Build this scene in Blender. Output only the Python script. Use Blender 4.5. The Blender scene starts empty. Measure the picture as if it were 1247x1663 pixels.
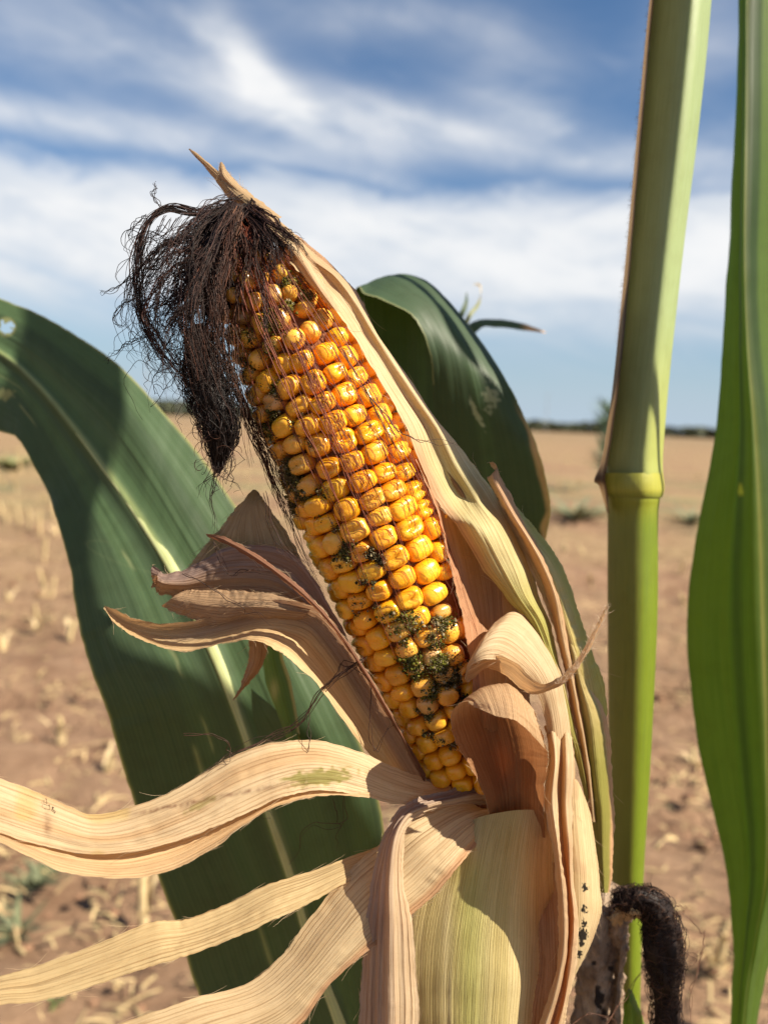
import bpy, math, random
import numpy as np
from mathutils import Matrix, Vector, noise as mnoise
R = math.radians
random.seed(7); RS = np.random.RandomState(11)
scene = bpy.context.scene
COL = scene.collection

# ------------------------------------------------------------------ camera
W0, H0, F = 1247.0, 1663.0, 1305.0            # photograph size and focal length in its pixels
CAM_Z = 0.95
PITCH, ROLL = R(6.3), R(2.5)
MC = (Matrix.Translation((0, 0, CAM_Z)) @ Matrix.Rotation(R(90) - PITCH, 4, 'X') @ Matrix.Rotation(ROLL, 4, 'Z'))
cd = bpy.data.cameras.new('camera'); cam = bpy.data.objects.new('camera', cd); COL.objects.link(cam)
cam.matrix_world = MC
cd.sensor_fit = 'VERTICAL'; cd.sensor_height = 24.0; cd.lens = 24.0 * F / H0
cd.clip_start = 0.01; cd.clip_end = 20000
cd.dof.use_dof = True; cd.dof.focus_distance = 0.207; cd.dof.aperture_fstop = 7.8
scene.camera = cam
MCn = np.array(MC)

def PW(a):
    """array (...,3) of photo pixel x, y and depth in mm -> world points"""
    a = np.asarray(a, float); d = a[..., 2] / 1000.0
    c = np.stack([(a[..., 0] - W0 / 2) / F * d, -(a[..., 1] - H0 / 2) / F * d, -d], -1)
    return c @ MCn[:3, :3].T + MCn[:3, 3]
def PX(w):
    w = np.asarray(w, float); c = (w - MCn[:3, 3]) @ MCn[:3, :3]
    return np.stack([W0 / 2 + F * c[..., 0] / -c[..., 2], H0 / 2 - F * c[..., 1] / -c[..., 2], -c[..., 2] * 1000], -1)
def ground_at(x, y):
    p = PW((x, y, 1000)); o = MCn[:3, 3]; d = p - o
    return o + d * (-o[2] / d[2])
def uv_dir(x, y):
    d = PW((x, y, 1000)) - MCn[:3, 3]; d /= np.linalg.norm(d)
    return math.atan2(d[0], d[1]), math.asin(d[2])

# ------------------------------------------------------------------ sky, sun, exposure
SUN_EL, SUN_AZ = R(44), R(117)                   # azimuth from the view direction towards the right
sun_dir = Vector((math.sin(SUN_AZ) * math.cos(SUN_EL), math.cos(SUN_AZ) * math.cos(SUN_EL), math.sin(SUN_EL)))
sl = bpy.data.lights.new('sun', 'SUN'); sl.energy = 5.0; sl.angle = R(0.5); sl.color = (1.0, 0.90, 0.74)
so = bpy.data.objects.new('sun', sl); COL.objects.link(so); so.rotation_euler = sun_dir.to_track_quat('Z', 'Y').to_euler()
world = bpy.data.worlds.new('World'); scene.world = world; world.use_nodes = True
vs = scene.view_settings
scene.display_settings.display_device = 'sRGB'
vs.view_transform = 'Standard'; vs.look = 'None'; vs.exposure = 1.15; vs.gamma = 1.0; vs.use_curve_mapping = False

class NT:
    """small helper round a node tree"""
    def __init__(self, nt): self.nt = nt; nt.nodes.clear()
    def n(self, t, **kw):
        o = self.nt.nodes.new(t)
        for k, v in kw.items(): setattr(o, k, v)
        return o
    def l(self, a, b): self.nt.links.new(a, b)
    def put(self, sock, v):
        if isinstance(v, bpy.types.NodeSocket): self.l(v, sock)
        else: sock.default_value = v
    def m(self, op, a, b=None, c=None, clamp=False):
        o = self.n('ShaderNodeMath', operation=op, use_clamp=clamp)
        for s, v in zip(o.inputs, (a, b, c)):
            if v is not None: self.put(s, v)
        return o.outputs[0]
    def mix(self, f, a, b, blend='MIX'):
        o = self.n('ShaderNodeMix', data_type='RGBA', blend_type=blend)
        self.put(o.inputs[0], f)
        for s, v in ((o.inputs[6], a), (o.inputs[7], b)):
            self.put(s, v if isinstance(v, bpy.types.NodeSocket) else (v[0], v[1], v[2], 1))
        return o.outputs[2]
    def noise(self, vec, scale, detail=4, rough=0.55, dist=0.0):
        o = self.n('ShaderNodeTexNoise'); self.l(vec, o.inputs['Vector'])
        o.inputs['Scale'].default_value = scale; o.inputs['Detail'].default_value = detail
        o.inputs['Roughness'].default_value = rough; o.inputs['Distortion'].default_value = dist
        return o.outputs['Fac']
    def mapr(self, v, a, b, c=0.0, d=1.0, smooth=True):
        o = self.n('ShaderNodeMapRange', interpolation_type='SMOOTHSTEP' if smooth else 'LINEAR')
        self.put(o.inputs[0], v)
        for i, q in enumerate((a, b, c, d)): self.put(o.inputs[1 + i], q)
        return o.outputs[0]
    def comb(self, x, y, z=0.0):
        o = self.n('ShaderNodeCombineXYZ')
        for s, v in zip(o.inputs, (x, y, z)): self.put(s, v)
        return o.outputs[0]

def build_world():
    g = NT(world.node_tree)
    out = g.n('ShaderNodeOutputWorld'); bg = g.n('ShaderNodeBackground'); g.l(bg.outputs[0], out.inputs[0])
    sky = g.n('ShaderNodeTexSky', sky_type='NISHITA'); sky.sun_disc = False
    sky.sun_elevation = SUN_EL; sky.sun_rotation = SUN_AZ
    sky.air_density = 1.0; sky.dust_density = 0.6; sky.ozone_density = 2.0
    tc = g.n('ShaderNodeTexCoord'); sx = g.n('ShaderNodeSeparateXYZ'); g.l(tc.outputs['Generated'], sx.inputs[0])
    u = g.m('ARCTAN2', sx.outputs[0], sx.outputs[1]); v = g.m('ARCSINE', sx.outputs[2])
    # wispy detail in direction space
    wv = g.comb(g.m('MULTIPLY', u, 4.5), g.m('MULTIPLY', v, 10.0), 0.3)
    n1 = g.noise(wv, 1.7, 8, 0.57, 0.35)
    wv2 = g.comb(g.m('ADD', g.m('MULTIPLY', u, 3.5), g.m('MULTIPLY', v, 2.5)), g.m('ADD', g.m('MULTIPLY', v, 12.0), g.m('MULTIPLY', u, 2.0)), 4.1)
    n2 = g.noise(wv2, 1.6, 8, 0.55, 0.45)
    def blob(px, py, sx_, sy_, ang, amp):
        u0, v0 = uv_dir(px, py); k = 1.0 / F
        ca, sa = math.cos(R(ang) - ROLL), math.sin(R(ang) - ROLL)
        du = g.m('SUBTRACT', u, u0); dv = g.m('SUBTRACT', v, v0)
        a = g.m('ADD', g.m('MULTIPLY', du, ca / (sx_ * k)), g.m('MULTIPLY', dv, sa / (sx_ * k)))
        b = g.m('ADD', g.m('MULTIPLY', du, -sa / (sy_ * k)), g.m('MULTIPLY', dv, ca / (sy_ * k)))
        r2 = g.m('ADD', g.m('MULTIPLY', a, a), g.m('MULTIPLY', b, b))
        return g.m('MULTIPLY', g.m('EXPONENT', g.m('MULTIPLY', r2, -1.0)), amp)
    tot = None
    for b in CLOUDS:
        o = blob(*b); tot = o if tot is None else g.m('ADD', tot, o)
    nn = g.m('ADD', g.m('MULTIPLY', n1, 0.55), g.m('MULTIPLY', n2, 0.45))
    wisp = g.m('MULTIPLY', tot, g.mapr(nn, 0.30, 0.68, 0.28, 1.22, False))
    # the solid white bank low over the horizon, with an uneven upper edge
    edge = g.m('ADD', v, g.m('MULTIPLY', g.m('SUBTRACT', n1, 0.5), 0.10))
    top = g.mapr(edge, R(BANK[2]), R(BANK[3]), 1.0, 0.0)
    low = g.mapr(g.m('ADD', v, g.m('MULTIPLY', g.m('SUBTRACT', n2, 0.5), 0.08)), R(BANK[0]), R(BANK[1]), 0.16, 1.0)
    bank = g.m('MULTIPLY', g.m('MULTIPLY', top, low), g.mapr(nn, 0.28, 0.6, 0.82, 1.0))
    thin = g.mapr(nn, 0.40, 0.75, 0.0, 0.22)
    dens = g.m('MINIMUM', g.m('MAXIMUM', g.m('MAXIMUM', wisp, bank), thin), 0.97)
    # thin haze low down keeps the sky blue-grey near the ground
    body = g.mix(g.mapr(v, R(0), R(9), 1.0, 0.0), g.mix(1.0, sky.outputs[0], SKY_TINT, 'MULTIPLY'), HAZE)
    cl = g.mix(g.mapr(v, R(3), R(11)), (4.6, 5.3, 6.1), g.mix(g.mapr(nn, 0.35, 0.65), (6.6, 6.95, 7.4), CLOUD_C))
    colr = g.mix(dens, body, cl)
    g.l(colr, bg.inputs[0]); bg.inputs[1].default_value = 0.0525
#          px   py   sx   sy  angle amp   (centre and size as seen in the photograph; angle counter-clockwise)
CLOUDS = [(150, 205, 300, 26, 2, 0.75), (480, 190, 190, 34, -8, 0.85), (420, 115, 130, 24, -38, 0.55), (700, 205, 170, 28, -8, 0.75),
          (350, 70, 70, 18, -25, 0.35), (880, 195, 130, 26, -14, 0.55), (990, 262, 120, 22, 2, 0.6), (120, 40, 260, 80, 0, 0.42),
          (590, 20, 200, 40, 0, 0.35), (850, 120, 120, 60, -20, 0.3), (1170, 280, 80, 60, 0, 0.6), (1150, 60, 90, 60, 0, .35), (430, 255, 60, 14, 0, 0.35), (640, 300, 120, 16, -8, 0.3)]
BANK = (4.0, 9.5, 13.6, 16.8)
SKY_TINT = (0.62, 0.84, 1.0); HAZE = (4.1, 5.1, 6.0); CLOUD_C = (8.3, 8.3, 8.3)
build_world()

# ------------------------------------------------------------------ object helpers
def tag(o, label=None, cat=None, group=None, kind=None):
    if label: o['label'] = label
    if cat: o['category'] = cat
    if group: o['group'] = group
    if kind: o['kind'] = kind
    return o
def empty(name, loc, rz=0.0):
    o = bpy.data.objects.new(name, None); COL.objects.link(o); o.location = loc; o.rotation_euler = (0, 0, rz)
    o.empty_display_size = 0.02
    return o
def link_mesh(name, me, mat, parent=None):
    o = bpy.data.objects.new(name, me); COL.objects.link(o); me.materials.append(mat)
    if parent: o.parent = parent
    return o
def root_of(p):
    v = Vector((0, 0, 0))
    while p: v += p.location; p = p.parent
    return np.array(v)
class MB:
    """collects vertices, faces, a pigment colour and metric uv, then links ONE mesh object"""
    def __init__(self): self.v = []; self.f = []; self.c = []; self.u = []; self.n = 0
    def add(self, v, f, c=(1, 1, 1), u=None):
        v = np.asarray(v, float).reshape(-1, 3); k = len(v)
        c = np.asarray(c, float)
        if c.ndim == 1: c = np.tile(c, (k, 1))
        self.v.append(v); self.c.append(c); self.u.append(np.zeros((k, 2)) if u is None else np.asarray(u).reshape(-1, 2))
        self.f.append(np.asarray(f, int) + self.n); self.n += k
        return self
    def build(self, name, mat, parent=None, smooth=True):
        v = np.concatenate(self.v); c = np.concatenate(self.c); u = np.concatenate(self.u)
        if parent: v = v - root_of(parent)
        fs = []
        for f in self.f: fs.extend(f.tolist())
        me = bpy.data.meshes.new(name); me.from_pydata(v.tolist(), [], fs); me.update()
        a = me.color_attributes.new('tint', 'FLOAT_COLOR', 'POINT')
        a.data.foreach_set('color', np.concatenate([c, np.ones((len(c), 1))], 1).ravel())
        uvl = me.uv_layers.new(name='UVMap')
        li = np.zeros(len(me.loops), int); me.loops.foreach_get('vertex_index', li)
        uvl.data.foreach_set('uv', u[li].ravel())
        if smooth: me.polygons.foreach_set('use_smooth', np.ones(len(me.polygons), bool))
        return link_mesh(name, me, mat, parent)

def cr(P, n):
    """Catmull-Rom along axis 0, n samples"""
    P = np.asarray(P, float); k = len(P)
    t = np.linspace(0, k - 1, n); i = np.minimum(t.astype(int), k - 2); s = (t - i)
    E = np.concatenate([[2 * P[0] - P[1]], P, [2 * P[-1] - P[-2]]])
    s = s.reshape((-1,) + (1,) * (P.ndim - 1))
    p0, p1, p2, p3 = E[i], E[i + 1], E[i + 2], E[i + 3]
    return 0.5 * (2 * p1 + (p2 - p0) * s + (2 * p0 - 5 * p1 + 4 * p2 - p3) * s ** 2 + (3 * p1 - p0 - 3 * p2 + p3) * s ** 3)
def vnoise(x, seed):
    """smooth 1-D value noise, about -1..1"""
    r = np.random.RandomState(seed).uniform(-1, 1, 4096)
    x = np.asarray(x, float) + 500; i = np.floor(x).astype(int); s = x - i; s = s * s * (3 - 2 * s)
    return r[i % 4096] * (1 - s) + r[(i + 1) % 4096] * s
def vnoise2(x, y, seed):
    r = np.random.RandomState(seed).uniform(-1, 1, (256, 256))
    x = np.asarray(x, float) + 300; y = np.asarray(y, float) + 300
    i = np.floor(x).astype(int); j = np.floor(y).astype(int); s = x - i; t = y - j
    s = s * s * (3 - 2 * s); t = t * t * (3 - 2 * t); i0, i1, j0, j1 = i % 256, (i + 1) % 256, j % 256, (j + 1) % 256
    return (r[i0, j0] * (1 - s) + r[i1, j0] * s) * (1 - t) + (r[i0, j1] * (1 - s) + r[i1, j1] * s) * t
def grid_faces(nu, nv, wrap=False):
    i, j = np.meshgrid(np.arange(nv - 1), np.arange(nu if wrap else nu - 1), indexing='ij')
    a = i * nu + j; b = i * nu + (j + 1) % nu
    return np.stack([a, b, b + nu, a + nu], -1).reshape(-1, 4)
_seed = [100]
def patch(mb, rows, nu=48, nv=150, tint=None, ridge=0.12, wrin=0.5, rag=1.2, wf=(2.5, 6), rf=1.0, crease=None, holes=(), fray=0):
    """a thin blade: rows of (x, y, depth mm) across it. ridge = fine lengthwise ribs in mm, wrin = broad waviness in mm"""
    _seed[0] += 1; sd = _seed[0]
    nv = int(nv * 1.5)
    A = np.array(rows, float); A = cr(A, nv)                                # along
    A = cr(A.transpose(1, 0, 2), nu).transpose(1, 0, 2)                      # across -> [nv, nu, 3]
    px = A.copy()
    v = np.linspace(0, 1, nv)[:, None]; u = np.linspace(0, 1, nu)[None, :]
    # ragged edges: slide the border columns a little
    if rag:
        e = (vnoise(v[:, 0] * 130, sd) * 0.55 + vnoise(v[:, 0] * 47, sd + 6) * 0.5 + vnoise(v[:, 0] * 17, sd + 7) * 0.8)[:, None]
        e2 = (vnoise(v[:, 0] * 130, sd + 3) * 0.55 + vnoise(v[:, 0] * 47, sd + 4) * 0.5 + vnoise(v[:, 0] * 17, sd + 9) * 0.8)[:, None]
        du = np.gradient(A, axis=1); ln = np.linalg.norm(du[..., :2], axis=-1, keepdims=True) + 1e-6
        A = A + (du / ln) * ((1 - u) ** 8 * e + u ** 8 * e2)[..., None] * rag
    X = PW(A)
    tu = np.gradient(X, axis=1); tv = np.gradient(X, axis=0)
    nrm = np.cross(tv, tu); nrm /= np.linalg.norm(nrm, axis=-1, keepdims=True) + 1e-12
    wid = np.linalg.norm(tu, axis=-1).sum(1); wm = max(wid.mean(), 1e-4)
    wu = u * wm * 1000                                                        # mm across
    rid = vnoise(wu * 0.9 * rf + 0 * v, sd + 11) * 0.6 + vnoise(wu * 2.1 * rf + vnoise(v * 4, sd + 5) * 0.3, sd + 13) * 0.4
    rid = rid * (0.35 + 0.9 * sst(vnoise2(u * 2.2 + 0 * v, v * 2.5 + 0 * u, sd + 31), -0.5, 0.6))
    env = np.minimum(1, wid / (wm * 0.5))[:, None]
    h = 1.6 * ridge * rid * env + wrin * env * (vnoise2(u * wf[0] + 0 * v, v * wf[1] + 0 * u, sd + 17) * 0.7 + vnoise2(u * wf[0] * 2.3, v * wf[1] * 2.1, sd + 19) * 0.3)
    if ridge >= 0.1: h = h + (0.5 * wrin * vnoise(v * 24, sd + 35) + 0.3 * wrin * vnoise(v * 57, sd + 36)) * ((1 - u) ** 5 + 0 * v) + (0.5 * wrin * vnoise(v * 24, sd + 37) + 0.3 * wrin * vnoise(v * 57, sd + 38)) * (u ** 5 + 0 * v) + 0.15 * env * vnoise2(u * 5 + 0 * v, v * 70 + 0 * u, sd + 23) * sst(vnoise2(u * 3 + 0 * v, v * 6 + 0 * u, sd + 29), -0.1, 0.6)
    if crease is not None: h = h + crease(u, v) * env
    X = X + nrm * h[..., None] / 1000.0
    ln = np.linalg.norm(tv, axis=-1).mean(1).cumsum()[:, None] * 1000
    U = np.stack([wu + sd * 37 + 0 * v, ln + 0 * u], -1)
    for _ in range(fray):
        i = RS.randint(2, nv - 22); left = RS.rand() < 0.5; j = 0 if left else nu - 1; m = RS.randint(8, 20); q = np.linspace(0, 1, m)
        out = -tu[i, j] if left else tu[i, j]; out = out / (np.linalg.norm(out) + 1e-9); L = 0.0022 * RS.rand() ** 2 + 0.0002
        step_ = 1 if RS.rand() < 0.5 else -1; idx = np.clip(i + step_ * np.arange(m), 0, nv - 1)
        tubes(mb, [X[idx, j] + out * (L * q ** 1.6)[:, None] + nrm[i, j] * (L * RS.normal() * q ** 2)[:, None]], 0.000045, 3, (0.52, 0.40, 0.24))
    if tint is None: c = np.ones((nv, nu, 3))
    elif callable(tint): c = np.array(tint(u + 0 * v, v + 0 * u, px[..., 0], px[..., 1]))
    else: c = np.tile(np.array(tint, float), (nv, nu, 1))
    fc = grid_faces(nu, nv)
    if holes:
        q = px[..., :2].reshape(-1, 2)[fc].mean(1); keep = np.ones(len(fc), bool)
        for hx, hy, hr in holes: keep &= np.hypot(q[:, 0] - hx, q[:, 1] - hy) + 0.9 * hr * vnoise2(q[:, 0] / (hr * .5), q[:, 1] / (hr * .5), 3) > hr
        fc = fc[keep]
    mb.add(X.reshape(-1, 3), fc, np.clip(c.reshape(-1, 3), 0.003, 1), U.reshape(-1, 2))
    return X
def lerp3(a, b, t): return np.asarray(a, float) * (1 - t[..., None]) + np.asarray(b, float) * t[..., None]
def sst(x, a, b): t = np.clip((x - a) / (b - a), 0, 1); return t * t * (3 - 2 * t)
def tubes(mb, paths, rad, sides=4, col=(1, 1, 1), taper=0.35):
    """paths: list of world-space polylines [n,3]; rad: metres (scalar or list)"""
    for k, Pp in enumerate(paths):
        Pp = np.asarray(Pp, float); n = len(Pp); r = rad if np.isscalar(rad) else rad[k]
        t = np.gradient(Pp, axis=0); t /= np.linalg.norm(t, axis=1, keepdims=True) + 1e-12
        ref = np.array([0.31, 0.83, 0.46]); a = np.cross(t, ref); a /= np.linalg.norm(a, axis=1, keepdims=True) + 1e-9
        b = np.cross(t, a); an = np.arange(sides) * 2 * math.pi / sides
        s = np.linspace(0, 1, n); rr = r * np.where(s > 0.6, 1 - (s - 0.6) / 0.4 * (1 - taper), 1)
        if callable(getattr(rad, 'prof', None)): rr = r * rad.prof(s)
        V = Pp[:, None] + rr[:, None, None] * (np.cos(an)[None, :, None] * a[:, None] + np.sin(an)[None, :, None] * b[:, None])
        c = col[k] if isinstance(col, list) else col
        mb.add(V.reshape(-1, 3), grid_faces(sides, n, True), c)

# ------------------------------------------------------------------ materials
def new_mat(name):
    m = bpy.data.materials.new(name); m.use_nodes = True
    return m, NT(m.node_tree)
def blade_mat(name, trans=0.35, rough=0.5, s_amt=0.35, s_freq=1.3, bump=0.25, spec=0.35, blot=0.25, stripe_dark=(0.62, 0.50, 0.40), veins=0.0, tcol=None, spots=0.0, husk=False, gain=None):
    """thin plant tissue: pigment attribute, lengthwise stripes, some light through it"""
    m, g = new_mat(name)
    out = g.n('ShaderNodeOutputMaterial'); at = g.n('ShaderNodeAttribute', attribute_name='tint')
    uv = g.n('ShaderNodeUVMap'); sp = g.n('ShaderNodeSeparateXYZ'); g.l(uv.outputs[0], sp.inputs[0])
    sv = g.comb(g.m('MULTIPLY', sp.outputs[0], s_freq), g.m('MULTIPLY', sp.outputs[1], 0.018 * s_freq))
    st = g.noise(sv, 1.0, 5, 0.65)
    sv2 = g.comb(g.m('MULTIPLY', sp.outputs[0], s_freq * 3.1), g.m('MULTIPLY', sp.outputs[1], 0.05 * s_freq), 3.3)
    st2 = g.noise(sv2, 1.0, 3, 0.6)
    sfac = g.m('MULTIPLY', g.mapr(g.m('ADD', g.m('MULTIPLY', st, 0.6), g.m('MULTIPLY', st2, 0.4)), 0.42, 0.66), s_amt)
    bl = g.noise(uv.outputs[0], 0.11, 5, 0.6)
    pig = g.mix(1.0, at.outputs['Color'], gain, 'MULTIPLY') if gain else at.outputs['Color']
    base = g.mix(sfac, pig, g.mix(1.0, pig, stripe_dark, 'MULTIPLY'))
    base = g.mix(g.m('MULTIPLY', g.mapr(bl, 0.42, 0.7), blot), base, g.mix(1.0, base, (0.72, 0.66, 0.55), 'MULTIPLY'))
    if husk:
        # parallel veins, unevenly spaced, about one to a millimetre
        wob = g.m('MULTIPLY', g.noise(g.comb(g.m('MULTIPLY', sp.outputs[0], 0.5), g.m('MULTIPLY', sp.outputs[1], 0.02), 7.7), 1.0, 2), 9.0)
        ph = g.m('SINE', g.m('ADD', g.m('MULTIPLY', sp.outputs[0], 7.5), wob))
        vn = g.m('MULTIPLY', g.mapr(ph, 0.35, 1.0), g.mapr(st, 0.35, 0.6))
        base = g.mix(g.m('MULTIPLY', vn, 0.5), base, g.mix(1.0, base, (0.68, 0.56, 0.46), 'MULTIPLY'))
        cross = g.noise(g.comb(g.m('MULTIPLY', sp.outputs[0], 0.9), g.m('MULTIPLY', sp.outputs[1], 3.0), 2.2), 1.0, 3)
        base = g.mix(g.m('MULTIPLY', g.mapr(cross, 0.5, 0.8), 0.22), base, g.mix(1.0, base, (0.7, 0.62, 0.55), 'MULTIPLY'))
    if veins:
        ph = g.m('SINE', g.m('ADD', g.m('MULTIPLY', sp.outputs[0], 5.2), g.m('MULTIPLY', st, 3.0)))
        base = g.mix(g.m('MULTIPLY', g.mapr(ph, 0.55, 1.0), veins), base, g.mix(1.0, base, (1.9, 1.7, 1.5), 'MULTIPLY'))
    if spots:
        s3 = g.noise(uv.outputs[0], 0.55, 6, 0.7)
        base = g.mix(g.m('MULTIPLY', g.mapr(s3, 0.66, 0.74), spots), base, (0.16, 0.09, 0.05))
    hgt = g.m('ADD', g.m('MULTIPLY', st, 0.7), g.m('MULTIPLY', st2, 0.35))
    if husk: hgt = g.m('SUBTRACT', hgt, g.m('MULTIPLY', vn, 0.3))
    bp = g.n('ShaderNodeBump'); bp.inputs['Strength'].default_value = bump; bp.inputs['Distance'].default_value = 0.0006
    g.l(hgt, bp.inputs['Height'])
    p = g.n('ShaderNodeBsdfPrincipled'); g.l(base, p.inputs['Base Color']); g.l(bp.outputs[0], p.inputs['Normal'])
    g.put(p.inputs['Roughness'], g.mapr(st, 0.3, 0.7, rough - 0.08, rough + 0.12)); p.inputs['Specular IOR Level'].default_value = spec
    t = g.n('ShaderNodeBsdfTranslucent'); g.l(bp.outputs[0], t.inputs['Normal'])
    g.l(g.mix(1.0, base, tcol, 'MULTIPLY') if tcol else base, t.inputs[0])
    ms = g.n('ShaderNodeMixShader'); ms.inputs[0].default_value = trans
    g.l(p.outputs[0], ms.inputs[1]); g.l(t.outputs[0], ms.inputs[2]); g.l(ms.outputs[0], out.inputs[0])
    return m
M_HUSK = blade_mat('dry_husk', trans=0.38, rough=0.55, s_amt=0.5, s_freq=1.5, bump=0.75, spec=0.25, husk=True, gain=(1.15, 1.19, 1.28), tcol=(1.15, 0.9, 0.68), spots=0.35)
M_HUSKG = blade_mat('green_husk', trans=0.26, rough=0.42, s_amt=0.5, s_freq=1.5, bump=0.7, spec=0.4, husk=True, gain=(1.15, 1.18, 1.22), stripe_dark=(0.72, 0.72, 0.5))
M_LEAF = blade_mat('leaf', trans=0.24, rough=0.54, s_amt=0.35, s_freq=0.7, bump=0.22, spec=0.42, blot=0.4, stripe_dark=(0.62, 0.75, 0.62), veins=0.30, tcol=(2.2, 2.0, 0.28))
M_LEAFT = blade_mat('thin_leaf', trans=0.55, rough=0.46, s_amt=0.75, s_freq=0.7, bump=0.2, spec=0.35, blot=0.25, stripe_dark=(0.7, 0.8, 0.7), veins=0.16, tcol=(2.0, 2.0, 0.35))
def simple_mat(name, rough=0.6, spec=0.3, nscale=2000, var=0.4, dark=(0.5, 0.5, 0.5), bump=0.0, sss=0.0, coat=0.0, obj=True):
    m, g = new_mat(name); out = g.n('ShaderNodeOutputMaterial'); at = g.n('ShaderNodeAttribute', attribute_name='tint')
    tc = g.n('ShaderNodeTexCoord'); nz = g.noise(tc.outputs['Object'], nscale, 5, 0.6)
    c = g.mix(g.m('MULTIPLY', g.mapr(nz, 0.35, 0.7), var), at.outputs['Color'], g.mix(1.0, at.outputs['Color'], dark, 'MULTIPLY'))
    p = g.n('ShaderNodeBsdfPrincipled'); g.l(c, p.inputs['Base Color']); p.inputs['Roughness'].default_value = rough; p.inputs['Specular IOR Level'].default_value = spec
    if coat: p.inputs['Coat Weight'].default_value = coat; p.inputs['Coat Roughness'].default_value = 0.18
    if sss:
        p.inputs['Subsurface Weight'].default_value = sss; p.inputs['Subsurface Scale'].default_value = 0.0022
        p.inputs['Subsurface Radius'].default_value = (1.0, 0.42, 0.08)
    if bump:
        b = g.n('ShaderNodeBump'); b.inputs['Strength'].default_value = bump; b.inputs['Distance'].default_value = 1.2 / nscale
        g.l(nz, b.inputs['Height']); g.l(b.outputs[0], p.inputs['Normal'])
    g.l(p.outputs[0], out.inputs[0])
    return m
M_KERN = simple_mat('kernel', rough=0.27, spec=0.5, nscale=420, var=0.35, dark=(0.86, 0.66, 0.42), sss=0.35, coat=0.2, bump=0.16)
def tune_kernel():
    # cloudy skins, uneven gloss, fine brown flecks
    nt = M_KERN.node_tree; p = next(n for n in nt.nodes if n.type == 'BSDF_PRINCIPLED'); g = NT.__new__(NT); g.nt = nt
    tc = g.n('ShaderNodeTexCoord'); o = tc.outputs['Object']; a = g.noise(o, 260, 4, 0.6); b = g.noise(o, 1500, 5, 0.65)
    c = p.inputs['Base Color'].links[0].from_socket
    c = g.mix(g.m('MULTIPLY', g.mapr(a, 0.48, 0.72), 0.25), c, g.mix(1.0, c, (1.06, 1.16, 1.7), 'MULTIPLY'))
    c = g.mix(g.m('MULTIPLY', g.mapr(b, 0.68, 0.76), 0.3), c, (0.30, 0.13, 0.03))
    g.l(c, p.inputs['Base Color']); g.l(g.mapr(a, 0.35, 0.7, 0.20, 0.46), p.inputs['Roughness'])
tune_kernel()
M_COB = simple_mat('cob', rough=0.85, nscale=900, var=0.7, dark=(0.4, 0.35, 0.3), bump=0.4)
M_SILK = simple_mat('silk', rough=0.55, spec=0.22, nscale=400, var=0.6, dark=(0.45, 0.4, 0.42))
M_MOULD = simple_mat('mould', rough=0.95, spec=0.1, nscale=1500, var=0.8, dark=(0.38, 0.45, 0.36), bump=0.5)
M_STRAW = simple_mat('straw', rough=0.8, nscale=40, var=0.5, dark=(0.6, 0.5, 0.4))
M_DEAD = simple_mat('dead_sheath', rough=0.85, nscale=260, var=0.75, dark=(0.35, 0.3, 0.26), bump=0.6)
M_WEED = simple_mat('weed', rough=0.65, nscale=30, var=0.5, dark=(0.5, 0.6, 0.4))

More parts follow.
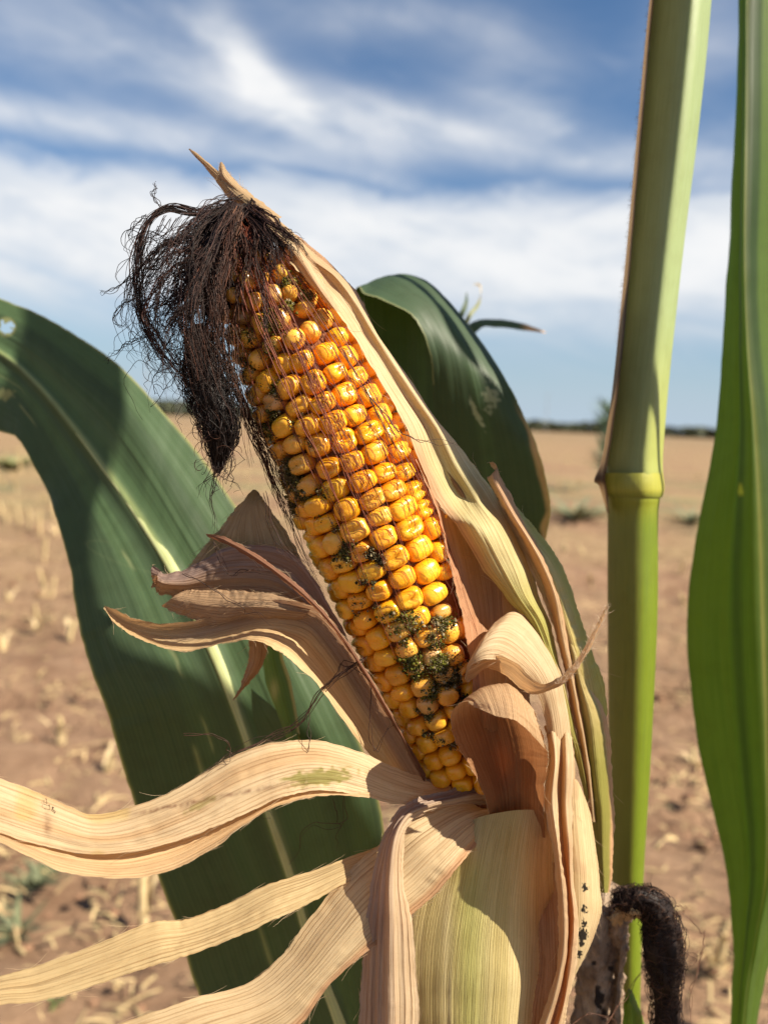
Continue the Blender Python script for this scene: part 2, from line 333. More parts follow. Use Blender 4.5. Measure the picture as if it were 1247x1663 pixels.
# ------------------------------------------------------------------ ground, tree line
def build_ground():
    n = 420; k = 10.0; a = 4000 / math.sinh(k); s = a * np.sinh(k * np.linspace(-1, 1, n))
    X, Y = np.meshgrid(s, s, indexing='xy')
    fade = np.exp(-(X ** 2 + Y ** 2) / 30.0 ** 2)
    Z = (vnoise2(X * 3, Y * 3, 1) * 0.016 + vnoise2(X * 9, Y * 9, 2) * 0.012 + vnoise2(X * 22, Y * 22, 3) * 0.007) * fade
    rowp = (Y * 0.97 + X * 0.25) / 0.76
    Z += 0.032 * np.sin(rowp * 2 * math.pi) * fade
    m, g = new_mat('soil'); out = g.n('ShaderNodeOutputMaterial'); tc = g.n('ShaderNodeTexCoord'); o = tc.outputs['Object']
    n1 = g.noise(o, 0.35, 6, 0.6); n2 = g.noise(o, 6.0, 8, 0.65); n3 = g.noise(o, 34, 8, 0.7)
    c = g.mix(g.mapr(n2, 0.3, 0.7), (0.19, 0.110, 0.066), (0.29, 0.182, 0.114))
    c = g.mix(g.m('MULTIPLY', g.mapr(n3, 0.5, 0.72), 0.6), c, (0.13, 0.07, 0.042))
    # straw chaff, thicker with distance where the field reads yellow
    sp = g.n('ShaderNodeSeparateXYZ'); g.l(o, sp.inputs[0])
    dist = g.m('POWER', g.m('ADD', g.m('MULTIPLY', sp.outputs[0], sp.outputs[0]), g.m('MULTIPLY', sp.outputs[1], sp.outputs[1])), 0.5)
    row = g.m('SINE', g.m('MULTIPLY', g.m('ADD', g.m('MULTIPLY', sp.outputs[1], 0.97), g.m('MULTIPLY', sp.outputs[0], 0.25)), 2 * math.pi / 3.1))
    ch = g.m('MULTIPLY', g.mapr(g.m('ADD', g.m('ADD', n1, g.m('MULTIPLY', n2, 0.5)), g.m('MULTIPLY', row, 0.08)), 0.58, 0.88), g.mapr(dist, 2.5, 9, 0.15, 0.95))
    c = g.mix(ch, c, (0.30, 0.215, 0.115))
    far = g.mapr(dist, 25, 120, 0.0, 0.75); c = g.mix(far, c, (0.215, 0.152, 0.088))
    grn = g.m('MULTIPLY', g.m('MULTIPLY', g.mapr(dist, 7, 11), g.mapr(dist, 15, 22, 1.0, 0.0)), g.mapr(g.noise(o, 0.9, 5, 0.6), 0.45, 0.65))
    c = g.mix(g.m('MULTIPLY', grn, 0.7), c, (0.13, 0.15, 0.075))
    # cracks of dry soil
    vo = g.n('ShaderNodeTexVoronoi', feature='DISTANCE_TO_EDGE'); vo.inputs['Scale'].default_value = 11.0
    wv = g.n('ShaderNodeVectorMath', operation='ADD'); g.l(o, wv.inputs[0])
    wn = g.n('ShaderNodeTexNoise'); g.l(o, wn.inputs['Vector']); wn.inputs['Scale'].default_value = 9; wn.inputs['Detail'].default_value = 4
    ws = g.n('ShaderNodeVectorMath', operation='SCALE'); g.l(wn.outputs['Color'], ws.inputs[0]); ws.inputs['Scale'].default_value = 0.09
    g.l(ws.outputs[0], wv.inputs[1]); g.l(wv.outputs[0], vo.inputs['Vector'])
    crk = g.m('MULTIPLY', g.mapr(vo.outputs['Distance'], 0.0, 0.045, 1.0, 0.0), g.mapr(n1, 0.42, 0.6))
    c = g.mix(g.m('MULTIPLY', crk, 0.55), c, (0.13, 0.08, 0.055))
    b = g.n('ShaderNodeBump'); b.inputs['Strength'].default_value = 0.9; b.inputs['Distance'].default_value = 0.03
    g.l(g.m('SUBTRACT', g.m('ADD', g.m('MULTIPLY', n2, 0.8), g.m('MULTIPLY', n3, 0.5)), g.m('MULTIPLY', crk, 0.6)), b.inputs['Height'])
    p = g.n('ShaderNodeBsdfPrincipled'); g.l(c, p.inputs['Base Color']); p.inputs['Roughness'].default_value = 0.95; p.inputs['Specular IOR Level'].default_value = 0.1
    g.l(b.outputs[0], p.inputs['Normal']); g.l(p.outputs[0], out.inputs[0])
    mb = MB(); mb.add(np.stack([X, Y, Z], -1).reshape(-1, 3), grid_faces(n, n)); go = mb.build('ground', m)
    tag(go, kind='structure')
build_ground()

def build_treeline():
    mb = MB(); rs = np.random.RandomState(5)
    # a far wood that reads as one dark band: many leaf-clump faces
    n = 16000; ang = rs.uniform(R(-100), R(100), n); dist = rs.uniform(520, 560, n)
    hmax = 6.4 + 0.6 * vnoise(ang * 40, 8) + 0.4 * vnoise(ang * 170, 9) + 3.0 * sst(-ang, 0.0, 0.25)
    z = rs.uniform(0, 1, n) ** 0.7 * hmax
    x, y = np.sin(ang) * dist, np.cos(ang) * dist
    r = rs.uniform(0.7, 1.8, n)
    for i in range(n):
        q = rs.normal(size=(3,)); q /= np.linalg.norm(q); a = np.cross(q, (0.3, 0.2, 0.9)); a /= np.linalg.norm(a); b = np.cross(q, a)
        c = np.array((x[i], y[i], z[i])); g_ = rs.uniform(0.7, 1.3)
        mb.add([c + a * r[i] * 2, c + b * r[i], c - a * r[i] * 2, c - b * r[i]], [[0, 1, 2, 3]], np.array((0.055, 0.062, 0.032)) * g_)
    # dark understorey so that no sky shows through low down
    an = np.linspace(R(-100), R(100), 320); hh = 4.2 + 0.8 * vnoise(an * 60, 3)
    B = np.stack([np.sin(an) * 545, np.cos(an) * 545, 0 * an - 0.5], -1); T = B + np.stack([0 * an, 0 * an, hh], -1)
    mb.add(np.stack([B, T]).reshape(-1, 3), grid_faces(320, 2), (0.05, 0.055, 0.03))
    o = mb.build('tree_line', M_WEED, None, False)
    tag(o, 'dark strip of far trees along the whole horizon', 'trees', kind='stuff')
build_treeline()

# ------------------------------------------------------------------ the ear of corn
AX = np.array([(392, 352, 217), (412, 420, 216), (445, 500, 216), (490, 590, 217), (542, 700, 219), (590, 805, 221), (648, 945, 224),
               (703, 1090, 228), (758, 1245, 233), (790, 1345, 237)], float)
RPX = np.array([22, 66, 92, 108, 117, 122, 117, 104, 86, 70], float)          # outline radius in photo pixels
NA = 400
_ax = cr(AX, NA); AXW = PW(_ax); RAD = cr(RPX[:, None], NA)[:, 0] / F * _ax[:, 2] / 1000.0 * 0.985
TAN = np.gradient(AXW, axis=0); TAN /= np.linalg.norm(TAN, axis=1, keepdims=True)
SL = np.concatenate([[0], np.linalg.norm(np.diff(AXW, axis=0), axis=1).cumsum()])   # arc length from the tip
_toc = MCn[:3, 3] - AXW; _f = _toc - (_toc * TAN).sum(1, keepdims=True) * TAN; FR = _f / np.linalg.norm(_f, axis=1, keepdims=True)   # faces the camera
SD = np.cross(FR, TAN)                                                         # to the right in the picture
if ((PX(AXW[200] + SD[200] * 0.01) - PX(AXW[200]))[0]) < 0: SD = -SD
def ear_pt(s, th, dr=0.0):
    """point on the ear: arc length s (m), angle th (0 faces the camera, + to the right), dr beyond the kernel tops"""
    s = np.asarray(s, float); th = np.asarray(th, float)
    f = lambda A: np.stack([np.interp(s, SL, A[:, k]) for k in range(3)], -1)
    r = np.interp(s, SL, RAD) + dr
    d = f(FR) * np.cos(th)[..., None] + f(SD) * np.sin(th)[..., None]
    d /= np.linalg.norm(d, axis=-1, keepdims=True)
    return f(AXW) + d * r[..., None], d, f(TAN)

_S, _T = np.meshgrid(np.linspace(0.002, SL[-1], 260), np.linspace(-1.57, 1.57, 120), indexing='ij')
_EP = PX(ear_pt(_S.ravel(), _T.ravel())[0])
def ED(x, y, off=0.0):
    """depth (mm) of the ear's visible surface at a photo pixel, off mm nearer"""
    return float(_EP[np.argmin((_EP[:, 0] - x) ** 2 + (_EP[:, 1] - y) ** 2), 2]) - off
def hug(rows, lo, hi, offs):
    """lay the columns of these rows on the ear: offs = mm above the kernels per column (None keeps the depth)"""
    return [[(x, y, d if (o is None or not lo <= i <= hi) else ED(x, y, o)) for (x, y, d), o in zip(r, offs)] for i, r in enumerate(rows)]
def hug2(rows, offs):
    return [[(x, y, d if (i >= len(offs) or k >= len(offs[i])) else ED(x, y, offs[i][k])) for k, (x, y, d) in enumerate(r)] for i, r in enumerate(rows)]
EAR_BASE = PW((800, 1663, 246))
ear = empty('corn_ear', EAR_BASE)
tag(ear, 'ripe yellow ear of corn, husk peeled open, dark silk and green mould between kernels', 'corn ear')

MOULD_SPOTS = [  # photo x, y, spread px, crumbs, pigment
    (448, 522, 27, 520, (0.125, 0.112, 0.032)), (490, 458, 24, 420, (0.17, 0.155, 0.045)), (468, 765, 44, 1100, (0.085, 0.072, 0.034)),
    (556, 885, 28, 620, (0.075, 0.070, 0.032)), (612, 900, 17, 300, (0.032, 0.025, 0.017)), (672, 1062, 48, 1700, (0.085, 0.088, 0.024)),
    (640, 1020, 24, 420, (0.080, 0.082, 0.026)), (735, 1085, 30, 460, (0.085, 0.066, 0.036)), (692, 1165, 16, 160, (0.09, 0.085, 0.045)), (425, 690, 34, 600, (0.085, 0.075, 0.03)),
    (594, 951, 14, 130, (0.08, 0.08, 0.06)), (740, 1125, 22, 320, (0.032, 0.026, 0.017)), (405, 590, 34, 190, (0.09, 0.08, 0.03)), (505, 830, 26, 90, (0.09, 0.075, 0.04)), (440, 640, 26, 200, (0.08, 0.075, 0.03)), (585, 990, 22, 70, (0.09, 0.08, 0.045)), (705, 1035, 24, 260, (0.10, 0.085, 0.05)), (715, 1210, 20, 120, (0.07, 0.065, 0.04)), (480, 700, 18, 90, (0.08, 0.07, 0.035))]
DULL = [(463, 765, 55), (690, 1085, 55), (605, 828, 20), (440, 515, 26), (555, 890, 30), (700, 1150, 50), (735, 1090, 50), (425, 660, 40), (610, 905, 24), (430, 480, 40), (720, 1010, 34), (660, 1040, 30), (380, 520, 40), (450, 655, 26)]

def kernel_shape(rs, dent, e1=0.62, e2=0.72):
    nu, nv = 20, 13
    th = np.linspace(0, 2 * math.pi, nu, endpoint=False); ph = np.linspace(-math.pi / 2, math.pi / 2, nv)
    T, Pp = np.meshgrid(th, ph, indexing='xy')
    sg = lambda w, e: np.sign(w) * np.abs(w) ** e
    x = sg(np.cos(Pp), e1) * sg(np.cos(T), e2); y = sg(np.cos(Pp), e1) * sg(np.sin(T), e2); z = sg(np.sin(Pp), e1)
    x = x * (0.86 + 0.14 * z); y = y * (0.88 + 0.12 * z)
    k = rs.uniform(-0.25, 0.25)
    d = np.exp(-((x - 0.1 * k) / 0.55) ** 2 - ((y - k * 0.3 * x) / 0.26) ** 2) * (z > 0)
    z = z - dent * d + 0.06 * vnoise2(x * 1.3 + rs.uniform(0, 50), y * 1.3, 4) * (z > 0)
    x = x * (1 + 0.06 * rs.uniform(-1, 1) * y); y = y * (1 + 0.10 * rs.uniform(-1, 1) * x)
    return np.stack([x, y, z], -1).reshape(-1, 3), grid_faces(nu, nv, True)

def build_kernels():
    rs = np.random.RandomState(21); NR = 16; K = []
    poly = np.array([(405, 415), (470, 430), (520, 480), (570, 560), (640, 690), (700, 830), (748, 1000), (765, 1085), (738, 1150), (745, 1210), (782, 1265), (700, 1275), (600, 1105), (535, 970), (440, 810), (385, 620), (340, 500)], float)
    def inside(p):
        x, y = p; c = False; j = len(poly) - 1
        for i in range(len(poly)):
            xi, yi = poly[i]; xj, yj = poly[j]
            if (yi > y) != (yj > y) and x < (xj - xi) * (y - yi) / (yj - yi) + xi: c = not c
            j = i
        return c
    L = SL[-1]
    for j in range(NR):
        th0 = 2 * math.pi * (j + 0.32) / NR
        s = 0.012 + rs.uniform(0, 0.004)
        while s < L - 0.004:
            q = s / L
            r = float(np.interp(s, SL, RAD))
            step = (0.0055 if q > 0.2 else 0.0058) * rs.uniform(0.88, 1.14) * (0.97 if q > 0.75 else 1.0)
            th = th0 - 0.05 * math.sin(q * 3) + 0.16 * (q - 0.5) + rs.normal() * (0.030 if q > 0.22 else 0.06)
            small = sst(np.array(q), 0.02, 0.26)
            a = math.pi * r / NR * 1.10 * (0.80 + 0.2 * small) * rs.uniform(0.86, 1.05)
            b = step * 0.55 * (0.88 + 0.12 * small) * rs.uniform(0.90, 1.06); c = 0.0045 * (0.8 + 0.2 * small)
            P0, d, t = ear_pt(s + step / 2, th, -c + rs.normal() * 0.00036 - 0.0002)
            x = np.cross(t, d); x /= np.linalg.norm(x); tl = rs.normal(size=2) * 0.085
            t2 = t + tl[0] * x + tl[1] * d; t2 /= np.linalg.norm(t2); x = np.cross(t2, d); x /= np.linalg.norm(x); d2 = np.cross(x, t2)
            dent = abs(rs.normal()) * 0.12 + (0.14 if rs.rand() < 0.4 else 0.0)
            if q < 0.25: dent *= 0.3
            V, fa = kernel_shape(rs, dent, rs.uniform(0.64, 0.82) if q > 0.22 else 0.90, rs.uniform(0.64, 0.82) if q > 0.22 else 0.94)
            Z = V[:, 2]
            Wd = P0 + (V[:, 0:1] * a) * x + (V[:, 1:2] * b) * t2 + (V[:, 2:3] * c) * d2
            pc = PX(P0 + d2 * c)
            if pc[1] > 1284: break
            s += step
            if float(d @ (MCn[:3, 3] - P0)) > 0 and pc[0] > np.interp(pc[1], [640, 740, 800, 872, 930, 990, 1045, 1075, 1090], [664, 696, 720, 742, 752, 764, 776, 784, 900]): continue
            s -= step
            dull = max([math.exp(-((pc[0] - mx) ** 2 + (pc[1] - my) ** 2) / (0.82 * sp_) ** 2) for mx, my, sp_ in DULL])
            dull = dull * rs.uniform(0.45, 1.1)
            if s < 0.022: dull = max(dull, 0.5 * rs.rand())
            if dull > 0.6:
                shr = 1 - 0.22 * rs.rand(); V[:, 0] *= shr; V[:, 1] *= shr; V[:, 2] *= 1 - 0.25 * rs.rand()
                Wd = P0 + (V[:, 0:1] * a) * x + (V[:, 1:2] * b) * t2 + (V[:, 2:3] * c) * d2
            base = np.array((0.84, 0.392, 0.012)) * rs.uniform(0.88, 1.06); base[1] *= rs.uniform(0.90, 1.10)
            if q < 0.2: base = base * 0.6 + np.array((0.72, 0.44, 0.12)) * 0.4
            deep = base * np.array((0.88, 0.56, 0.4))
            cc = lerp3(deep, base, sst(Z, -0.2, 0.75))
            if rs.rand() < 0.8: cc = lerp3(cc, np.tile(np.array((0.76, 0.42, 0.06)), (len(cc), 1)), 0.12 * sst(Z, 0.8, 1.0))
            bad = np.array([(0.48, 0.25, 0.07), (0.50, 0.30, 0.13), (0.32, 0.19, 0.08)][rs.randint(3)])
            cc = lerp3(cc, np.tile(bad, (len(cc), 1)), np.clip(dull * (0.55 + 0.45 * sst(Z, 0.0, 1.0)), 0, 0.92))
            to = MCn[:3, 3] - P0; to /= np.linalg.norm(to)
            fac = float((d * to).sum())
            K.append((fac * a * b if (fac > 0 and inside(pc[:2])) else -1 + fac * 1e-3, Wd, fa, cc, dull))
            s += step
    K.sort(key=lambda k: -k[0])
    for k in K[:100]:
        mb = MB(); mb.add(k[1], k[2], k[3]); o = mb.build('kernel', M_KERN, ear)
        if k[4] > 0.62: o['label'] = 'discoloured brownish kernel beside mould'
    mb = MB()
    for k in K[100:]: mb.add(k[1], k[2], k[3])
    o = mb.build('kernel_rows', M_KERN, ear); o['kind'] = 'stuff'; o['label'] = 'smaller and hidden kernels round the edges of the cob'
    # cob core
    mb = MB(); n, sides = 120, 48; s = np.linspace(0.004, SL[-1], n); th = np.linspace(0, 2 * math.pi, sides, endpoint=False)
    S, T = np.meshgrid(s, th, indexing='ij'); rr = np.interp(S, SL, RAD)
    p, d, t = ear_pt(S.ravel(), T.ravel(), 0.0)
    core = np.maximum(rr - 0.0046, rr * 0.3).ravel() - rr.ravel()
    mb.add(p + d * core[:, None], grid_faces(sides, n, True), (0.20, 0.07, 0.025)); mb.build('cob', M_COB, ear)
build_kernels()

ICO_V = None
def ico():
    t = (1 + 5 ** 0.5) / 2
    v = np.array([(-1, t, 0), (1, t, 0), (-1, -t, 0), (1, -t, 0), (0, -1, t), (0, 1, t), (0, -1, -t), (0, 1, -t), (t, 0, -1), (t, 0, 1), (-t, 0, -1), (-t, 0, 1)], float)
    f = np.array([(0, 11, 5), (0, 5, 1), (0, 1, 7), (0, 7, 10), (0, 10, 11), (1, 5, 9), (5, 11, 4), (11, 10, 2), (10, 7, 6), (7, 1, 8), (3, 9, 4), (3, 4, 2), (3, 2, 6), (3, 6, 8), (3, 8, 9), (4, 9, 5), (2, 4, 11), (6, 2, 10), (8, 6, 7), (9, 8, 1)])
    return v / np.linalg.norm(v[0]), f
ICV, ICF = ico()
OCV = np.array([(1, 0, 0), (-1, 0, 0), (0, 1, 0), (0, -1, 0), (0, 0, 1), (0, 0, -1)], float); OCF = np.array([(0, 2, 4), (2, 1, 4), (1, 3, 4), (3, 0, 4), (2, 0, 5), (1, 2, 5), (3, 1, 5), (0, 3, 5)])
def nearest_ear(px, py):
    """arc length and angle of the ear surface point seen at a photo pixel"""
    best = None
    s = np.linspace(0.004, SL[-1], 160); th = np.linspace(-1.5, 1.5, 90); S, T = np.meshgrid(s, th, indexing='ij')
    p = PX(ear_pt(S.ravel(), T.ravel())[0]); i = np.argmin((p[:, 0] - px) ** 2 + (p[:, 1] - py) ** 2)
    return S.ravel()[i], T.ravel()[i]
def build_mould():
    rs = np.random.RandomState(31)
    for (mx, my, sp_, cnt, pig) in MOULD_SPOTS:
        s0, t0 = nearest_ear(mx, my); mb = MB(); r0 = float(np.interp(s0, SL, RAD)); spm = sp_ / F * 0.2
        # clumps around a few seeds so the patch is broken
        seeds = rs.normal(size=(8, 2)) * 0.62
        for i in range(int(cnt * 5)):
            q = seeds[min(rs.randint(8), rs.randint(8))] + rs.normal(size=2) * 0.20
            s = s0 + q[0] * spm; th = t0 + q[1] * spm / r0
            size = rs.uniform(0.00006, 0.00018) * (rs.uniform(2.0, 4.2) if rs.rand() < 0.06 else 1)
            P0, d, t = ear_pt(s, th, -0.0024 + 0.0023 * rs.rand() ** 1.2)
            V = OCV * size * rs.uniform(0.7, 1.4, (6, 1))
            c = np.array(pig) * np.array((1.1, 1.0, 0.6)) * rs.uniform(0.35, 2.0)
            if rs.rand() < 0.2: c = np.array((0.30, 0.235, 0.14)) * rs.uniform(0.7, 1.2)
            mb.add(P0 + V, OCF, c)
        mb.build('mould_patch', M_MOULD, ear)
build_mould()

# ---- silk
def smooth_path(pts, n): return cr(np.array(pts, float), n)
def strand_px(guide, n, rs, spread, dspread, curl=0.0, t0=0.0, t1=1.0, grow=None):
    """one strand near a guide given in photo pixels, returned in world space"""
    g = smooth_path(guide, 60); q = np.linspace(t0, t1, n) * 59; i = np.minimum(q.astype(int), 58); f = (q - i)[:, None]
    p = g[i] * (1 - f) + g[i + 1] * f
    s = np.linspace(0, 1, n); gr = (0.45 + 0.55 * s if grow is None else grow(s))
    k = rs.randint(0, 4000)
    off = rs.normal(size=3) * np.array((spread, spread, dspread))
    w = np.stack([vnoise(s * 3.0 + k, 71), vnoise(s * 3.0 + k, 72), vnoise(s * 3 + k, 73)], -1) * np.array((spread, spread, dspread)) * 0.7
    hi = np.stack([vnoise(s * 8 + k, 74), vnoise(s * 8 + k, 75), vnoise(s * 8 + k, 76)], -1) * np.array((1, 1, 0.2)) * (3.6 + curl * 0.9)
    hi = hi + np.stack([vnoise(s * n * 0.33 + k, 91), vnoise(s * n * 0.33 + k, 92), 0 * s], -1) * 2.6
    p = p + (off + w) * gr[:, None] + hi * gr[:, None]
    if curl:
        ph = rs.uniform(0, 6.28); fr = rs.uniform(1.0, 2.2) * 2 * math.pi
        e = sst(s, 0.35, 1.0) * curl
        p[:, 0] += e * np.cos(fr * s + ph) * rs.uniform(.5, 1.4); p[:, 1] += e * np.sin(fr * s + ph) * rs.uniform(.5, 1.4); p[:, 2] += 0.12 * e * np.sin(fr * s * 0.7 + ph)
    return PW(p)
BLK = (0.018, 0.009, 0.007); RED = (0.15, 0.036, 0.016); BRN = (0.06, 0.024, 0.011)
def silk_col(rs, base, var=0.5): return tuple(np.array(base) * rs.uniform(1 - var, 1 + var))
def build_silk():
    rs = np.random.RandomState(41)
    mb = MB()
    def bunch(guide, cnt, spread, ds, rad, col, curl=0.0, n=34, t1=(0.7, 1.0), t0=(0, 0.05), grow=None):
        k = 0; G = smooth_path(guide, 14)
        while k < cnt:
            # a lock: its own wandering course, then threads that stay near it
            q = np.linspace(0, 1, 14); sd = rs.randint(0, 3000); off = rs.normal(size=2) * spread * 1.1; gw = (0.4 + 0.6 * q) if grow is None else grow(q)
            w = np.stack([vnoise(q * 4 + sd, 61), vnoise(q * 4 + sd, 62)], -1) * spread * 0.95
            L = G.copy(); L[:, :2] += (off + w) * gw[:, None]; L[:, 2] += rs.normal() * ds
            e0 = rs.uniform(*t0); e1 = rs.uniform(*t1); m = rs.randint(3, 13); tight = rs.uniform(1.0, 5.0)
            for i in range(m):
                p = strand_px(L, n, rs, tight, ds * 0.3, curl * rs.rand() ** 2, e0, min(1.0, e1 * rs.uniform(0.8, 1.1)), None)
                tubes(mb, [p], rad * rs.uniform(0.6, 1.35), 3, silk_col(rs, (np.array(col) * (1.0 + 2.2 * (rs.rand() < 0.25)))))
            k += m
    # the mop that tumbles over the tip to the left
    bunch([(398, 338, 216), (330, 346, 212), (268, 338, 208), (232, 378, 206), (222, 450, 206), (238, 530, 207), (285, 595, 208), (338, 662, 210), (362, 730, 210)], 34, 3.5, 2.5, 0.00011, BLK, 10, 44, (0.75, 1.0), (0.0, 0.12))
    bunch([(392, 336, 216), (330, 356, 206), (286, 412, 201), (268, 490, 199), (284, 575, 202), (318, 650, 206), (350, 725, 207)], 40, 22, 4, 0.00010, BLK, 14, 38, (0.35, 1.0))
    bunch([(385, 334, 215), (345, 385, 203), (318, 460, 198), (318, 545, 198), (335, 630, 202), (358, 720, 206)], 130, 22, 3.5, 0.00010, (0.022, 0.011, 0.008), 12, 36, (0.35, 1.0))
    bunch([(388, 334, 216), (372, 390, 201), (358, 460, 196), (362, 540, 197), (380, 620, 198), (390, 640, 198)], 50, 24, 2.0, 0.00010, (0.032, 0.013, 0.008), 8, 36, (0.3, 0.95))
    bunch([(392, 336, 216), (402, 390, 203), (405, 450, 198), (415, 520, 196), (425, 520, 197)], 50, 22, 1.5, 0.00010, (0.028, 0.012, 0.008), 6, 28, (0.3, 0.8))
    bunch([(395, 336, 218), (425, 372, 208), (446, 410, 203), (462, 450, 200)], 110, 14, 1.5, 0.00011, BLK, 4, 22, (0.5, 1.0))
    bunch([(398, 338, 219), (435, 370, 212), (465, 400, 208), (485, 432, 206)], 110, 9, 2, 0.00011, BLK, 3, 20, (0.6, 1.0))
    bunch([(320, 385, 204), (262, 402, 203), (226, 455, 203), (232, 530, 204), (282, 610, 206), (332, 690, 208)], 38, 13, 4, 0.00009, BLK, 12, 40, (0.4, 1.0))
    bunch([(330, 420, 203), (276, 440, 202), (248, 492, 202), (258, 556, 203), (306, 640, 206)], 36, 17, 4, 0.00009, (0.03, 0.013, 0.009), 14, 36, (0.4, 1.0))
    bunch([(335, 470, 201), (300, 480, 200), (276, 520, 200), (290, 590, 202), (335, 660, 205)], 34, 18, 4, 0.00009, BLK, 16, 34, (0.4, 1.0))
    bunch([(388, 345, 211), (362, 420, 206), (348, 500, 205), (352, 580, 206), (372, 660, 207), (398, 745, 209)], 110, 19, 2, 0.00010, (0.050, 0.022, 0.012), 8, 34, (0.5, 1.0))
    # flyaway threads in every direction
    bunch([(388, 345, 212), (340, 400, 198), (310, 470, 194), (300, 560, 195), (330, 660, 200)], 60, 34, 5, 0.00008, BLK, 30, 40, (0.4, 1.0))
    # a fan of loose ends on the left
    for i in range(110):
        y0 = rs.uniform(370, 640); x0 = rs.uniform(235, 320) + max(0, (y0 - 560)) * 0.4
        L = rs.uniform(30, 110); a = rs.uniform(-0.6, 1.0)
        g_ = [(x0 + 20, y0 - 30, 204), (x0, y0, 203), (x0 - L * 0.4 * math.cos(a), y0 + L * 0.3 * math.sin(a) - 8, 203), (x0 - L * 0.55, y0 + L * (0.25 + 0.3 * a), 204), (x0 - L * rs.uniform(0.0, 0.5), y0 + L * rs.uniform(0.4, 0.9), 205)]
        tubes(mb, [strand_px(g_, 26, rs, 5, 2, 6 * rs.rand())], 0.00008 * rs.uniform(0.7, 1.4), 3, silk_col(rs, BLK))
    for i in range(150):                                      # loops and broken curls in the tangle
        cx = np.clip(rs.normal(295, 30), 246, 350); cy = np.clip(rs.normal(505, 60), 410, 610); rr = rs.uniform(8, 34); a0 = rs.uniform(0, 6.28); sw = rs.uniform(2.0, 5.5) * rs.choice([-1, 1]); q = np.linspace(0, 1, 26)
        rad_ = rr * (1 + 0.35 * vnoise(q * 4 + i * 3, 95)); el = rs.uniform(0.5, 1.0)
        P_ = np.stack([cx + rad_ * np.cos(a0 + sw * q) * el, cy + rad_ * np.sin(a0 + sw * q), 203 + rs.normal() * 2 + 2 * np.cos(a0 + sw * q)], -1)
        tubes(mb, [PW(P_)], 0.00008 * rs.uniform(0.7, 1.4), 3, silk_col(rs, BLK if rs.rand() < 0.6 else (0.06, 0.026, 0.015)))
    for i in range(70):
        cx = rs.normal(345, 18); cy = rs.normal(650, 55); rr = rs.uniform(6, 20); a0 = rs.uniform(0, 6.28); sw = rs.uniform(2.0, 5.5) * rs.choice([-1, 1]); q = np.linspace(0, 1, 22)
        P_ = np.stack([cx + rr * np.cos(a0 + sw * q), cy + rr * np.sin(a0 + sw * q) * 1.3, 202.5 + rs.normal() * 1.5 + 0 * q], -1)
        tubes(mb, [PW(P_)], 0.00008 * rs.uniform(0.7, 1.4), 3, silk_col(rs, BLK if rs.rand() < 0.5 else (0.055, 0.024, 0.014)))
    for g_ in ([(262, 338, 207), (252, 320, 206), (250, 305, 206), (254, 293, 206)], [(232, 430, 206), (205, 455, 206), (175, 475, 206), (160, 476, 206)],
               [(230, 480, 206), (200, 495, 206), (185, 515, 206), (195, 530, 206), (222, 515, 206)], [(250, 545, 207), (215, 555, 207), (190, 575, 207), (168, 592, 207)], [(240, 350, 207), (222, 360, 206), (215, 380, 206), (224, 400, 206)],
               [(330, 650, 208), (345, 745, 207), (352, 765, 207), (330, 785, 207), (318, 808, 207)], [(345, 700, 207), (350, 760, 207), (345, 820, 208), (350, 880, 209)]):
        for k in range(4): tubes(mb, [strand_px(g_, 22, rs, 1.6, 1, 2, 0, rs.uniform(.85, 1))], 0.00010, 3, silk_col(rs, BLK))
    mb.build('silk_tuft', M_SILK, ear)
    # matted dark wads: short overlapping fibres wound on a tapering core
    mb = MB()
    def wad(guide, rpx, cnt, col):
        n = 40; g_ = smooth_path(guide, n); W_ = PW(g_); r = cr(np.array(rpx, float)[:, None], n)[:, 0] / F * g_[:, 2] / 1000
        t = np.gradient(W_, axis=0); t /= np.linalg.norm(t, axis=1, keepdims=True); a = np.cross(t, (0, 1, 0.1)); a /= np.linalg.norm(a, axis=1, keepdims=True); b = np.cross(t, a)
        sides = 40; an = np.linspace(0, 2 * math.pi, sides, endpoint=False); s = np.linspace(0, 1, n)
        lump = 0.82 + 0.16 * vnoise2(np.tile(s[:, None] * 10, (1, sides)), np.tile(an[None] * 2.2, (n, 1)), 12) + 0.10 * vnoise2(np.tile(s[:, None] * 5, (1, sides)), np.tile(an[None] * 9, (n, 1)), 13)
        V = W_[:, None] + (r[:, None] * lump)[..., None] * (np.cos(an)[None, :, None] * a[:, None] + np.sin(an)[None, :, None] * b[:, None])
        mb.add(V.reshape(-1, 3), grid_faces(sides, n, True), np.array(col) * 0.6)
        for i in range(cnt):
            s0 = rs.uniform(0, 0.8); s1 = min(1, s0 + rs.uniform(0.15, 0.5)); q = np.linspace(s0, s1, 18); th = rs.uniform(0, 6.28) + (q - s0) * rs.normal() * 3
            f = lambda A: np.stack([np.interp(q, s, A[:, k]) for k in range(3)], -1)
            rr = np.interp(q, s, r) * (rs.uniform(0.85, 1.3) + 0.3 * vnoise(q * 14 + i * 3.1, 77)) + 0.0004 * rs.rand()
            tubes(mb, [f(W_) + (np.cos(th) * rr)[:, None] * f(a) + (np.sin(th) * rr)[:, None] * f(b)], 0.00011 * rs.uniform(0.7, 1.3), 3, silk_col(rs, col))
    wad([(388, 338, 215), (362, 385, 213), (352, 440, 211), (350, 510, 209)], (14, 40, 44, 20), 300, (0.026, 0.011, 0.008))
    wad([(322, 530, 207), (330, 590, 206), (346, 650, 206), (358, 705, 206), (352, 768, 207)], (14, 28, 31, 22, 3), 460, (0.010, 0.006, 0.005))
